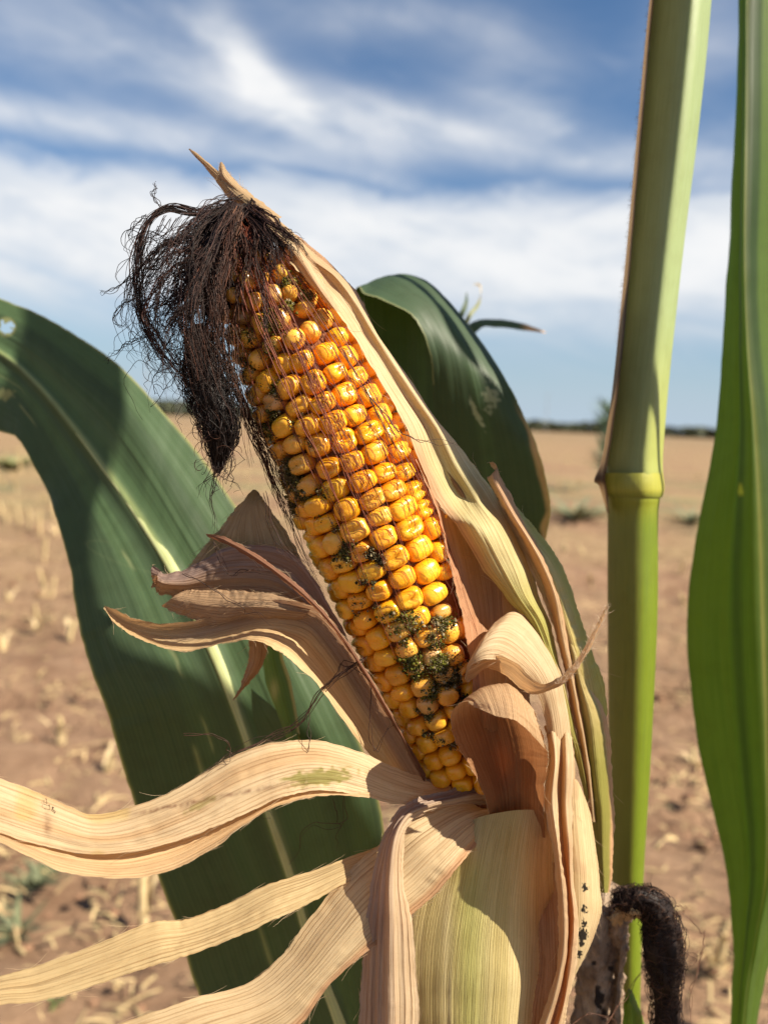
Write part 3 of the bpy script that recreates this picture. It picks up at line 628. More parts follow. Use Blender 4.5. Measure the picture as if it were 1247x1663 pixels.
    for i in range(60):                                       # loose ends out of the hanging wad
        y0 = rs.uniform(640, 770); x0 = np.interp(y0, [640, 700, 770], [343, 357, 352]) + rs.normal() * 10; g2 = [(x0, y0 - 30, 206), (x0 + rs.normal() * 4, y0, 205.5), (x0 + rs.normal() * 10, y0 + 22, 206), (x0 + rs.normal() * 16, y0 + rs.uniform(25, 55), 206)]
        tubes(mb, [strand_px(g2, 18, rs, 2, 0.6, 3)], 0.00009, 3, silk_col(rs, BLK))
    mb.build('silk_wad', M_SILK, ear)
    # single reddish threads lying on the kernels
    mb = MB()
    for i in range(20):
        th0 = rs.choice([-0.75, -0.42, -0.06, 0.14, 0.62]) + rs.normal() * 0.05; s0 = rs.uniform(0.0, 0.016); Ls = rs.uniform(0.02, 0.085) * (1.15 if 0 < th0 < 0.7 else 0.75)
        n = 50; s = np.linspace(0, 1, n); S = s0 + s * Ls
        th = th0 + (0.38 * (th0 * 0.5 + 0.05)) * s * 0.8 + 0.06 * vnoise(s * 3 + i * 9, 81) + 0.03 * vnoise(s * 12 + i * 5, 82)
        dr = 0.00015 + 0.0004 * np.abs(vnoise(s * 6 + i * 7, 83))
        p, d, t = ear_pt(S, th); tubes(mb, [p + d * dr[:, None]], 0.00010 * rs.uniform(0.6, 1.4), 3, silk_col(rs, RED if rs.rand() < 0.8 else BLK))
    for i in range(34):
        th0 = rs.choice([-0.30, 0.02, 0.16, 0.40, 0.66]) + rs.normal() * 0.045; s0 = rs.uniform(0.006, 0.02); Ls = rs.uniform(0.07, 0.115); n = 90; s = np.linspace(0, 1, n)
        th = th0 + (th0 * 0.35 - 0.05) * s + 0.07 * vnoise(s * 4 + i * 9, 88) + 0.03 * vnoise(s * 13 + i * 5, 89); dr = 0.00028 + 0.0003 * np.abs(vnoise(s * 6 + i * 7, 90))
        p, d, t = ear_pt(s0 + s * Ls, th); tubes(mb, [p + d * dr[:, None]], 0.00010 * rs.uniform(0.7, 1.3), 3, silk_col(rs, (0.19, 0.048, 0.022), 0.35))
    # a long fringe down the shaded left side and a few that stray further down
    for i in range(70):
        th0 = rs.uniform(-1.55, -0.95); s0 = rs.uniform(0.01, 0.06); Ls = rs.uniform(0.02, 0.05); n = 40; s = np.linspace(0, 1, n)
        th = th0 + 0.15 * vnoise(s * 4 + i * 9, 84) + 0.06 * vnoise(s * 14 + i * 5, 85); dr = 0.0006 + 0.0022 * np.abs(vnoise(s * 3 + i * 7, 86))
        p, d, t = ear_pt(s0 + s * Ls, th); tubes(mb, [p + d * dr[:, None]], 0.00009 * rs.uniform(0.7, 1.3), 3, silk_col(rs, BRN))
    for i in range(9):
        th0 = rs.uniform(-0.2, 0.85); s0 = rs.uniform(0.03, 0.06); Ls = rs.uniform(0.04, 0.07); n = 50; s = np.linspace(0, 1, n)
        th = th0 + 0.12 * vnoise(s * 4 + i * 9, 87) + 0.05 * vnoise(s * 14 + i * 5, 85); dr = 0.0005 + 0.0008 * np.abs(vnoise(s * 5 + i * 7, 86))
        p, d, t = ear_pt(s0 + s * Ls, th); tubes(mb, [p + d * dr[:, None]], 0.00008 * rs.uniform(0.7, 1.3), 3, silk_col(rs, RED))
    mb.build('silk_threads', M_SILK, ear)
    # wisps caught on the opened husks
    mb = MB()
    for g_, k in (([(590, 1070, 208), (560, 1090, 206), (525, 1120, 206), (490, 1170, 208), (440, 1200, 207), (380, 1225, 203), (330, 1260, 199)], 9), ([(545, 1100, 207), (560, 1075, 206), (600, 1095, 207), (640, 1160, 212)], 3),
                  ([(500, 1150, 207), (502, 1200, 203), (495, 1235, 203), (490, 1242, 203)], 2), ([(300, 1192, 200), (340, 1192, 200), (362, 1205, 200), (372, 1230, 201), (350, 1245, 200)], 2),
                  ([(600, 1120, 208), (597, 1170, 210), (608, 1225, 212), (625, 1190, 212), (640, 1170, 214)], 2), ([(560, 1290, 212), (555, 1340, 214), (500, 1350, 216), (470, 1410, 218)], 2),
                  ([(540, 1300, 212), (548, 1340, 214), (552, 1390, 215)], 1), ([(590, 630, 197), (640, 690, 197), (690, 715, 198), (740, 715, 204)], 2), ([(300, 930, 205), (350, 960, 204), (400, 985, 204), (433, 1010, 204)], 2),
                  ([(350, 880, 208), (372, 930, 206), (420, 925, 206), (480, 935, 208)], 3), ([(430, 800, 202), (440, 860, 203), (470, 905, 204), (520, 930, 205)], 4), ([(330, 1330, 196), (400, 1310, 197), (440, 1330, 199)], 2), ([(80, 1340, 192), (85, 1310, 192), (70, 1300, 192)], 2)):
        mb = MB()
        for i in range(k): tubes(mb, [strand_px(g_, 40, rs, 3.5, 0.8, 3)], 0.00009 * rs.uniform(0.7, 1.3), 3, silk_col(rs, (0.05, 0.024, 0.016)))
        mb.build('silk_wisp', M_SILK, ear)
build_silk()

# ---- husk leaves (photo pixels + depth in mm)
TAN_C = np.array((0.475, 0.33, 0.175)); PALE = np.array((0.54, 0.40, 0.225)); PINK = np.array((0.42, 0.245, 0.13)); CREAM = np.array((0.58, 0.46, 0.255)); YG = np.array((0.40, 0.37, 0.10)); OLIVE = np.array((0.22, 0.20, 0.045)); GREY = np.array((0.31, 0.22, 0.155)); BROWN = np.array((0.26, 0.13, 0.06))
def husk(rows, tint=TAN_C, mat=None, label=None, name='husk_leaf', extra=(), **kw):
    kw.setdefault('fray', 46 if kw.get('nv', 150) > 120 else 16)
    mb = MB(); patch(mb, rows, tint=tint, **kw)
    for r_, k_ in extra: patch(mb, r_, **k_)
    o = mb.build(name, mat or M_HUSK, ear)
    if label: o['label'] = label
    return o
def two(a, b, lo, hi): return lambda u, v, x, y: lerp3(np.tile(a, u.shape + (1,)), np.tile(b, u.shape + (1,)), sst(y, lo, hi))

def right_husk_tint(u, v, x, y):
    c = lerp3(np.tile(TAN_C, u.shape + (1,)), np.tile(CREAM, u.shape + (1,)), sst(y, 400, 560))
    c = lerp3(c, np.tile((0.488, 0.420, 0.186), u.shape + (1,)), sst(y, 640, 800) * 0.8)
    c = lerp3(c, np.tile(YG, u.shape + (1,)), sst(y, 900, 1020))
    return lerp3(c, np.tile(PINK, u.shape + (1,)), (1 - sst(u, 0.05, 0.22)) * sst(y, 650, 760) * (1 - sst(y, 900, 960)) * 0.8)
husk(hug([[(306, 242, 226), (307, 242, 226), (308, 241, 226), (309, 242, 226)], [(342, 284, 224), (347, 280, 222), (352, 277, 222), (357, 276, 224)], [(370, 320, 223), (380, 315, 219), (388, 311, 219), (397, 309, 223)],
      [(404, 352, 222), (416, 345, 216), (428, 340, 216), (440, 350, 222)], [(436, 379, 219), (450, 372, 212), (466, 368, 212), (480, 381, 220)], [(475, 430, 212), (492, 420, 206), (510, 418, 208), (530, 425, 219)],
      [(506, 458, 206), (528, 452, 202), (548, 450, 206), (572, 466, 220)], [(541, 497, 203), (562, 494, 200), (582, 495, 205), (602, 520, 222)], [(567, 537, 203), (588, 534, 200), (606, 536, 206), (626, 565, 223)], [(597, 586, 203), (618, 585, 200), (640, 588, 207), (664, 612, 225)],
      [(631, 645, 204), (656, 642, 201), (680, 648, 209), (704, 672, 228)], [(658, 692, 204), (690, 692, 201), (715, 700, 210), (738, 716, 229)], [(682, 755, 205), (715, 755, 202), (745, 757, 211), (768, 756, 228)], [(712, 815, 207), (748, 812, 204), (780, 812, 211), (806, 808, 227)],
      [(738, 850, 209), (775, 852, 206), (810, 858, 212), (838, 860, 226)], [(784, 925, 213), (812, 922, 209), (840, 920, 213), (862, 908, 224)], [(819, 968, 216), (838, 968, 213), (855, 966, 215), (872, 960, 222)], [(854, 1010, 219), (867, 1010, 217), (880, 1010, 218), (892, 1012, 222)],
      [(880, 1058, 221), (888, 1060, 219), (897, 1062, 220), (905, 1068, 223)], [(900, 1110, 222), (907, 1112, 220), (914, 1114, 221), (919, 1116, 224)], [(917, 1173, 224), (922, 1174, 222), (928, 1176, 223), (932, 1180, 226)], [(936, 1240, 226), (941, 1240, 225), (945, 1240, 225), (948, 1240, 228)], [(951, 1300, 228), (953, 1302, 228), (955, 1304, 228), (956, 1306, 229)]], 5, 13, (1.0, 2.2, 2.6, None)),
     right_husk_tint, M_HUSK, 'long pale yellow-green husk leaf along the right side of the ear', nu=64, nv=260, ridge=0.24, wrin=0.5, wf=(3, 9), rag=1.6)
# torn slips at its tip
husk([[(358, 264, 222), (360, 263, 222), (362, 265, 222)], [(356, 285, 221), (364, 283, 220), (372, 281, 222)], [(366, 302, 221), (376, 298, 219), (386, 297, 221)], [(392, 330, 219), (402, 322, 217), (412, 318, 219)], [(430, 378, 214), (445, 362, 211), (458, 352, 214)]],
     TAN_C * 0.85, label='short split slip beside the husk tip', nu=16, nv=50, ridge=0.08, wrin=0.2)
husk([[(399, 334, 217), (402, 335, 217), (406, 337, 217)], [(408, 360, 214), (420, 356, 213), (434, 358, 214)], [(436, 382, 211), (452, 380, 209), (470, 384, 211)], [(470, 425, 207), (490, 420, 204), (505, 425, 206)], [(502, 460, 204), (516, 462, 201), (530, 465, 204)], [(536, 498, 203), (546, 505, 200), (556, 510, 203)]],
     lambda u, v, x, y: lerp3(np.tile(PALE, u.shape + (1,)), np.tile(PINK, u.shape + (1,)), 0.35 * sst(vnoise2(u * 3, v * 2, 5), -0.2, 0.6)), label='wrinkled pinkish strip lying on the upper right husk', nu=28, nv=90, ridge=0.22, wrin=0.35)
husk([[(470, 385, 220), (480, 382, 221), (490, 388, 224)], [(520, 420, 219), (535, 425, 221), (545, 440, 227)], [(548, 458, 218), (565, 462, 222), (582, 478, 230)], [(575, 500, 219), (592, 505, 224), (604, 525, 232)], [(596, 545, 221), (606, 550, 226), (614, 560, 233)]],
     PINK * 1.0, label='tan outer husk edge behind the upper right side', nu=24, nv=60, ridge=0.1, wrin=0.3)

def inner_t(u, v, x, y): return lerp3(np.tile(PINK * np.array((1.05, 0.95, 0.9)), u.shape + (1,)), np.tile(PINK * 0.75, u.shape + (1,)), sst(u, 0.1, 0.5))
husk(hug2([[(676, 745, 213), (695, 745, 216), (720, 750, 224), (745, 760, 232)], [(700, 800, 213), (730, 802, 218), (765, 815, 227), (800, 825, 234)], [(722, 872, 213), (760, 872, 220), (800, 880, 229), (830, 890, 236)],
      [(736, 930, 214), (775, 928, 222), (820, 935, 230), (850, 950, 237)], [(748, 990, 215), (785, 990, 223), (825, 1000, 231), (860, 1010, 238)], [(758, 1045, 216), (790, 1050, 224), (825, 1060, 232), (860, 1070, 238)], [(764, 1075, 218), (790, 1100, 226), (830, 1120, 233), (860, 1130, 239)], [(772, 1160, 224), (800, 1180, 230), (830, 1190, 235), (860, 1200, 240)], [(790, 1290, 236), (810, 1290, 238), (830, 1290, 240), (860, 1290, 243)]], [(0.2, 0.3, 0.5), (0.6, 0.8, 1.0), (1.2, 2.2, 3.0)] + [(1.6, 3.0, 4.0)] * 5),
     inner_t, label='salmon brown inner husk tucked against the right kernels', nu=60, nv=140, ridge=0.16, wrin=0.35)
# flap with a curled torn tip
husk([[(797, 758, 222), (795, 752, 221), (792, 751, 220)], [(806, 768, 222), (806, 758, 220), (804, 752, 219)], [(792, 776, 220), (803, 775, 217), (814, 778, 220)], [(803, 802, 219), (814, 800, 215), (827, 802, 220)], [(826, 840, 218), (835, 838, 214), (846, 842, 220)], [(853, 882, 218), (861, 880, 214), (872, 885, 221)], [(869, 918, 219), (881, 915, 215), (894, 925, 222)], [(890, 972, 221), (902, 970, 217), (913, 980, 223)], [(905, 1040, 223), (915, 1038, 219), (926, 1045, 225)], [(917, 1095, 225), (927, 1095, 221), (936, 1100, 227)], [(930, 1170, 227), (942, 1170, 223), (951, 1175, 229)], [(945, 1250, 229), (956, 1250, 225), (968, 1255, 231)], [(955, 1330, 231), (965, 1335, 228), (975, 1340, 233)]],
     lambda u, v, x, y: lerp3(np.tile(PALE * np.array((0.95, 0.9, 0.85)), u.shape + (1,)), np.tile(PINK * 1.1, u.shape + (1,)), sst(vnoise2(u * 4, v * 1.0, 9), -0.3, 0.5) * 0.6),
     label='narrow dry husk strip with curled torn tip', nu=26, nv=140, ridge=0.16, wrin=0.35)
husk([[(805, 790, 227), (812, 792, 226), (820, 796, 228)], [(815, 830, 224), (835, 832, 222), (850, 836, 227)], [(830, 870, 223), (855, 872, 220), (876, 866, 228)], [(862, 930, 222), (890, 920, 220), (908, 912, 229)], [(885, 980, 223), (912, 975, 221), (932, 968, 230)], [(905, 1040, 225), (930, 1035, 222), (950, 1028, 231)], [(918, 1090, 227), (945, 1086, 224), (968, 1072, 233)], [(930, 1140, 229), (956, 1136, 227), (982, 1110, 235)], [(945, 1200, 232), (965, 1190, 231), (987, 1160, 237)]],
     lambda u, v, x, y: lerp3(lerp3(np.tile(TAN_C, u.shape + (1,)), np.tile((0.444, 0.350, 0.124), u.shape + (1,)), sst(u, 0.2, 0.5)), np.tile(OLIVE * 1.35, u.shape + (1,)), sst(u, 0.55, 0.85)), M_HUSKG, 'olive yellow outermost husk curving along the stalk', nu=44, nv=120, ridge=0.12, wrin=0.4)
husk([[(900, 1000, 226), (912, 1000, 223), (925, 1002, 226)], [(915, 1060, 226), (932, 1058, 222), (946, 1062, 228)], [(928, 1110, 227), (944, 1110, 223), (958, 1112, 230)], [(940, 1170, 228), (962, 1165, 224), (984, 1168, 233)], [(948, 1245, 229), (970, 1240, 225), (992, 1244, 235)], [(958, 1320, 231), (978, 1318, 227), (996, 1320, 236)], [(966, 1390, 233), (980, 1390, 230), (995, 1390, 237)], [(975, 1450, 236), (982, 1450, 234), (989, 1450, 239)]],
     lambda u, v, x, y: lerp3(lerp3(np.tile((0.370, 0.280, 0.112), u.shape + (1,)), np.tile(OLIVE, u.shape + (1,)), sst(y, 1120, 1260)), np.tile(PINK * 1.1, u.shape + (1,)), sst(u, 0.78, 0.92)), M_HUSKG, 'olive husk with fuzzy tan edge against the stalk', nu=40, nv=120, ridge=0.12, wrin=0.4)
# cream husk at lower right with black specks
def cream_t(u, v, x, y):
    c = np.tile(CREAM * np.array((1.02, 1.0, 0.95)), u.shape + (1,))
    c = lerp3(c, np.tile(PINK, u.shape + (1,)), 0.35 * sst(vnoise2(x / 13, y / 30, 21), 0.25, 0.7))
    sp = np.zeros(u.shape)
    for sx_, sy_, r_ in ((950, 1442, 5), (948, 1478, 5.5), (949, 1500, 5), (946, 1518, 8), (944, 1530, 5), (940, 1548, 4)):
        sp = np.maximum(sp, 1 - sst(np.hypot(x - sx_, (y - sy_) * 0.7) + 3.0 * vnoise2(x / 2.5, y / 2.5, 22), r_ - 2, r_ + 1))
    return lerp3(c, np.tile((0.02, 0.017, 0.012), u.shape + (1,)), sp)
husk([[(920, 1270, 222), (936, 1266, 222), (948, 1290, 226)], [(918, 1310, 219), (940, 1305, 219), (958, 1325, 226)], [(920, 1370, 217), (945, 1370, 217), (967, 1380, 226)], [(922, 1430, 216), (950, 1430, 216), (974, 1440, 226)], [(922, 1480, 216), (950, 1480, 216), (976, 1478, 226)], [(918, 1530, 217), (942, 1530, 217), (962, 1525, 226)], [(912, 1575, 219), (926, 1575, 219), (938, 1575, 226)], [(906, 1620, 222), (912, 1620, 222), (918, 1618, 227)]],
     cream_t, M_HUSK, 'cream husk panel with black specks at lower right', nu=110, nv=180, ridge=0.06, wrin=0.3, rag=0.6)
# greenish husks wrapped round the base of the ear
def base_t(u, v, x, y):
    c = lerp3(np.tile((0.46, 0.365, 0.155), u.shape + (1,)), np.tile((0.53, 0.425, 0.21), u.shape + (1,)), sst(vnoise2(x / 22, y / 400, 31), -0.3, 0.4))
    c = lerp3(c, np.tile((0.37, 0.35, 0.105), u.shape + (1,)), np.exp(-((x - 765) / 26.0) ** 2) * sst(y, 1360, 1420) * 0.8)
    return lerp3(c, np.tile(PINK * 0.9, u.shape + (1,)), sst(x, 835, 880) * 0.9)
husk([[(722, 1356, 226), (770, 1330, 217), (820, 1318, 213), (860, 1315, 211), (894, 1320, 207)], [(700, 1405, 220), (752, 1395, 215), (805, 1385, 213), (850, 1385, 214), (896, 1400, 218)], [(676, 1470, 217), (738, 1465, 213), (792, 1465, 212), (842, 1462, 214), (900, 1470, 224)], [(664, 1530, 216), (728, 1530, 212), (785, 1530, 211), (840, 1530, 214), (900, 1530, 225)], [(664, 1610, 217), (722, 1610, 213), (780, 1610, 212), (836, 1610, 215), (895, 1610, 227)], [(668, 1720, 222), (725, 1720, 218), (775, 1720, 217), (828, 1720, 220), (885, 1720, 233)], [(690, 1860, 244), (735, 1860, 238), (775, 1860, 234), (820, 1860, 236), (868, 1860, 246)]],
     base_t, M_HUSKG, 'smooth yellow-green husk wrapped round the ear base', nu=90, nv=140, ridge=0.09, wrin=0.3)
husk([[(866, 1330, 233), (880, 1330, 231), (894, 1332, 229)], [(868, 1420, 229), (884, 1420, 227), (902, 1425, 224)], [(874, 1500, 220), (890, 1500, 219), (908, 1505, 217)], [(874, 1570, 220), (892, 1570, 218), (910, 1575, 217)], [(866, 1630, 221), (886, 1632, 219), (902, 1640, 218)], [(858, 1720, 226), (876, 1722, 224), (892, 1730, 223)]],
     PINK * 0.85, label='brown husk fold in shade between the base husks', nu=40, nv=110, ridge=0.3, wrin=0.5)
# pleated peach husk hanging right of the cup
husk([[(886, 1180, 221.0), (896, 1176, 217.0), (908, 1180, 221.0), (920, 1190, 217.7), (930, 1205, 219.8)], [(892, 1235, 208.0), (902, 1232, 204.4), (912, 1232, 209.4), (922, 1236, 206.0), (931, 1245, 218.0)], [(882, 1300, 205.0), (898, 1300, 202.0), (910, 1300, 207.0), (920, 1302, 204.0), (930, 1310, 218.0)], [(893, 1368, 203.0), (905, 1366, 199.0), (914, 1368, 205.0), (924, 1368, 201.0), (930, 1372, 218.0)], [(902, 1428, 205.9), (912, 1428, 201.9), (920, 1428, 208.9), (926, 1428, 204.9), (933, 1430, 218.0)],
      [(907, 1490, 210.0), (916, 1490, 206.0), (924, 1490, 213.0), (932, 1490, 209.0), (940, 1490, 218.0)], [(905, 1550, 213.4), (914, 1550, 209.4), (921, 1550, 215.4), (928, 1550, 212.4), (936, 1552, 219.5)], [(893, 1615, 215.0), (902, 1615, 212.0), (910, 1618, 217.0), (918, 1620, 214.0), (923, 1622, 220.0)], [(876, 1665, 217.0), (886, 1668, 214.0), (895, 1670, 219.0), (905, 1672, 216.0), (914, 1675, 221.0)], [(852, 1740, 220.0), (864, 1742, 217.0), (874, 1744, 222.0), (884, 1746, 219.0), (894, 1748, 224.0)]],
     lambda u, v, x, y: lerp3(np.tile(PALE, u.shape + (1,)), np.tile((0.488, 0.224, 0.105), u.shape + (1,)), 0.75 * np.exp(-((u - 0.55) / 0.22) ** 2) * sst(y, 1300, 1420)), label='pleated peach husk hanging beside the cup-shaped husk', nu=60, nv=160, ridge=0.2, wrin=0.4)
# peach husk that arches over and sends a thin tail to the right
def arch_t(u, v, x, y): return lerp3(np.tile(PALE, u.shape + (1,)), np.tile(TAN_C * np.array((0.95, 0.85, 0.8)), u.shape + (1,)), sst(v, 0.62, 0.85))
husk([[(884, 1400, 222), (900, 1400, 221), (920, 1400, 222), (938, 1400, 226)], [(884, 1300, 219), (900, 1300, 218), (918, 1300, 219), (934, 1300, 225)], [(890, 1215, 216), (903, 1208, 215), (917, 1200, 217), (930, 1195, 224)], [(880, 1150, 213), (893, 1135, 212), (905, 1120, 214), (916, 1110, 222)], [(862, 1112, 209), (875, 1092, 209), (886, 1075, 212), (897, 1062, 221)], [(832, 1085, 203), (845, 1058, 205), (855, 1035, 209), (866, 1016, 219)], [(805, 1072, 199), (815, 1040, 201), (825, 1015, 206), (838, 994, 216)], [(782, 1072, 198), (788, 1045, 199), (796, 1024, 203), (806, 1008, 212)], [(764, 1082, 200), (768, 1066, 199), (774, 1052, 201), (782, 1040, 207)],
      [(757, 1104, 205), (756, 1096, 203), (757, 1088, 202), (760, 1078, 204)], [(764, 1106, 208), (764, 1098, 206), (766, 1088, 204), (770, 1074, 203)], [(790, 1086, 206), (794, 1080, 203), (798, 1073, 201), (803, 1064, 199)], [(820, 1098, 203), (824, 1091, 201), (829, 1083, 199), (834, 1076, 197)], [(842, 1117, 201), (847, 1110, 199), (852, 1104, 197), (858, 1098, 196)], [(868, 1127, 199), (872, 1122, 197), (876, 1116, 196), (880, 1111, 195)], [(895, 1122, 197), (897, 1116, 195), (899, 1110, 194), (901, 1104, 194)], [(920, 1106, 195), (921, 1100, 194), (922, 1094, 193), (922, 1088, 193)], [(944, 1078, 194), (943, 1073, 193), (942, 1068, 193), (941, 1063, 193)], [(963, 1042, 194), (961, 1039, 193), (959, 1037, 193), (957, 1035, 193)], [(986, 984, 194), (985, 984, 194), (985, 983, 194), (984, 983, 194)]],
     arch_t, label='peach husk arching over with thin twisted tail pointing right', nu=56, nv=320, ridge=0.10, wrin=0.3, rag=1.0)
# cup-shaped husk with a rolled rim
def cup_t(u, v, x, y): return lerp3(np.tile((0.26, 0.135, 0.062), u.shape + (1,)), np.tile((0.46, 0.30, 0.155), u.shape + (1,)), sst(v, 0.5, 0.7))  # shade of the hollow darkened into the tint, rim kept pale
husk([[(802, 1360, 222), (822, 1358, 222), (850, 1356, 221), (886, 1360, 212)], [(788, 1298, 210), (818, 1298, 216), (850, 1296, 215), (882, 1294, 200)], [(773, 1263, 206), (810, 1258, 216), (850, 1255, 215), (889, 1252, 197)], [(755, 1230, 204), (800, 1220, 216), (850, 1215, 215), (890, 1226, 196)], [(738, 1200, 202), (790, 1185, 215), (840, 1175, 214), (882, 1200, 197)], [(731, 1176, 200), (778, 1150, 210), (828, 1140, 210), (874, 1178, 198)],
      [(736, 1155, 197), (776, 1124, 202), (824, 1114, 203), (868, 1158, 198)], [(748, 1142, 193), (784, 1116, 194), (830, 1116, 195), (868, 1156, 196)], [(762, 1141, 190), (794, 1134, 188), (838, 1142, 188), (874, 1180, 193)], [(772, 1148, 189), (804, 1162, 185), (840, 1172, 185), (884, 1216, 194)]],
     cup_t, label='cup-shaped peach husk with rolled rim and hollow with shade in its tint', nu=70, nv=170, ridge=0.10, wrin=0.3, rag=1.0)

# left side: dry husks opened away from the kernels
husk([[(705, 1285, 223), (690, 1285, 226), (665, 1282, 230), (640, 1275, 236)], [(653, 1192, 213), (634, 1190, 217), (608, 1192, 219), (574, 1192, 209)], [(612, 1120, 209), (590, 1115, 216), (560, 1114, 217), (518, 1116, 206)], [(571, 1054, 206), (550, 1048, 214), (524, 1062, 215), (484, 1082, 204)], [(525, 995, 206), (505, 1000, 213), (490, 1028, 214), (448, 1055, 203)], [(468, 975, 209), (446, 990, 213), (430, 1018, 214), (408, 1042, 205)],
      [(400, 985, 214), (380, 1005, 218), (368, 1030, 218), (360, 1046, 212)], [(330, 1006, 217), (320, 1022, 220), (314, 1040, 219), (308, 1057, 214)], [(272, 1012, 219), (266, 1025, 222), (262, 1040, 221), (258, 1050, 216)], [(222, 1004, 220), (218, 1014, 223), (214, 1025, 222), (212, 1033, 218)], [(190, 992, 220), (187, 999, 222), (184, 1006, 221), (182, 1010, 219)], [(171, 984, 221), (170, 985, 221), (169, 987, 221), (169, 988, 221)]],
     lambda u, v, x, y: lerp3(np.tile(GREY, u.shape + (1,)), np.tile(PALE * np.array((1, 0.95, 0.85)), u.shape + (1,)), np.maximum(sst(u, 0.45, 0.7), 0.6 * sst(v, 0.55, 0.75))), label='dry left husk spreading to a boat-shaped tip, lower rim tinted pale as sunlit', nu=70, nv=220, ridge=0.14, wrin=0.4)  # shaded inside painted grey, sunlit rim painted pale
husk([[(640, 1170, 222), (625, 1168, 224), (612, 1165, 228)], [(575, 1060, 217), (560, 1058, 221), (545, 1060, 226)], [(530, 975, 214), (505, 985, 219), (485, 1012, 222)], [(485, 905, 214), (455, 945, 218), (432, 998, 221)], [(425, 885, 216), (395, 935, 219), (372, 1004, 223)], [(365, 890, 219), (340, 940, 220), (318, 995, 225)], [(318, 918, 222), (298, 948, 219), (282, 972, 224)], [(275, 930, 222), (264, 946, 217), (258, 966, 221)], [(248, 918, 221), (247, 932, 217), (251, 952, 219)], [(262, 926, 217), (256, 934, 215), (256, 944, 216)]],
     lambda u, v, x, y: lerp3(np.tile((0.266, 0.182, 0.143), u.shape + (1,)), np.tile((0.370, 0.231, 0.124), u.shape + (1,)), sst(u + 0.12 * vnoise2(u * 6, v * 2, 2), 0.3, 0.7)), label='greyish purple dry husk with hooked tip on the left', nu=60, nv=160, ridge=0.4, wrin=0.7)
husk([[(298, 960, 221), (280, 972, 220), (262, 984, 222)], [(330, 958, 219), (320, 980, 217), (300, 1000, 220)], [(380, 960, 217), (372, 985, 214), (350, 1012, 217)], [(440, 965, 213), (430, 985, 211), (410, 1004, 214)], [(510, 985, 210), (500, 995, 209), (490, 1005, 212)]],
     (0.370, 0.238, 0.130), label='light brown slip below the hooked left husk', nu=36, nv=80, ridge=0.2, wrin=0.4)
husk([[(333, 866, 208), (335, 868, 208), (337, 871, 208)], [(365, 874, 206), (368, 879, 205), (371, 885, 206)], [(405, 894, 205), (408, 901, 203), (412, 908, 205)], [(450, 925, 204), (454, 933, 202), (458, 941, 205)], [(495, 962, 203), (499, 971, 201), (503, 980, 205)], [(540, 1010, 204), (544, 1020, 202), (546, 1029, 206)], [(585, 1074, 206), (588, 1084, 204), (590, 1092, 209)], [(635, 1160, 211), (638, 1168, 209), (638, 1176, 214)], [(690, 1258, 219), (690, 1266, 218), (688, 1272, 222)]],
     (0.222, 0.108, 0.062), label='thin reddish brown husk ribbon on the left of the kernels', nu=18, nv=140, ridge=0.12, wrin=0.25)
husk([[(409, 796, 226), (414, 795, 226), (420, 798, 226)], [(374, 840, 226), (400, 838, 224), (440, 828, 222)], [(338, 880, 226), (395, 890, 223), (475, 880, 218)], [(304, 930, 227), (390, 945, 224), (505, 950, 220)], [(300, 965, 230), (400, 985, 228), (530, 1010, 224)]],
     lambda u, v, x, y: lerp3(np.tile((0.25, 0.19, 0.095), u.shape + (1,)), np.tile((0.34, 0.25, 0.14), u.shape + (1,)), sst(vnoise2(x / 25, y / 60, 4), -0.3, 0.4)), label='olive brown husk piece behind the left silk', nu=50, nv=70, ridge=0.2, wrin=0.8)
husk([[(404, 1030, 226), (418, 1032, 225), (436, 1036, 226)], [(404, 1070, 227), (416, 1072, 225), (430, 1072, 227)], [(394, 1102, 228), (403, 1102, 226), (414, 1098, 228)], [(378, 1138, 229), (379, 1137, 229), (381, 1136, 229)]],
     (0.370, 0.210, 0.099), label='small pointed husk tip hanging below the left husk', nu=18, nv=50, ridge=0.1, wrin=0.3)
# long ribbons peeled down to the left
def rib1_t(u, v, x, y):
    c = lerp3(np.tile(PALE, u.shape + (1,)), np.tile(TAN_C * np.array((1.0, .9, .8)), u.shape + (1,)), sst(vnoise2(u * 5, v * 3, 6), -0.1, 0.6) * 0.7)
    m = np.maximum(0.9 * (1 - sst(np.hypot((x - 520) / 62, (y - 1262 + 0.10 * (x - 520)) / 15) + 0.35 * vnoise2(x / 6, y / 5, 8), 0.55, 1.1)), 0.55 * (1 - sst(np.hypot((x - 330) / 30, (y - 1305 + 0.5 * (x - 330)) / 8) + 0.3 * vnoise2(x / 6, y / 5, 9), 0.5, 1.1)))
    c = lerp3(c, np.tile((0.222, 0.196, 0.043), u.shape + (1,)), m)
    d = 0.8 * np.exp(-((y - (1272 + (470 - x) * 0.20)) / 4.0) ** 2) * sst(x, 180, 260) * (1 - sst(x, 420, 480)) + 0.7 * np.exp(-((x - 78) / 6.0) ** 2) * np.exp(-((y - 1340) / 22.0) ** 2)
    c = lerp3(c, np.tile((0.148, 0.063, 0.031), u.shape + (1,)), np.clip(d * (0.6 + 0.5 * vnoise2(x / 5, y / 5, 10)), 0, 0.8))
    return lerp3(c, np.tile((0.459, 0.322, 0.093), u.shape + (1,)), 0.5 * sst(vnoise2(x / 40, y / 40, 11), 0.2, 0.7) * (1 - sst(x, 200, 300)))
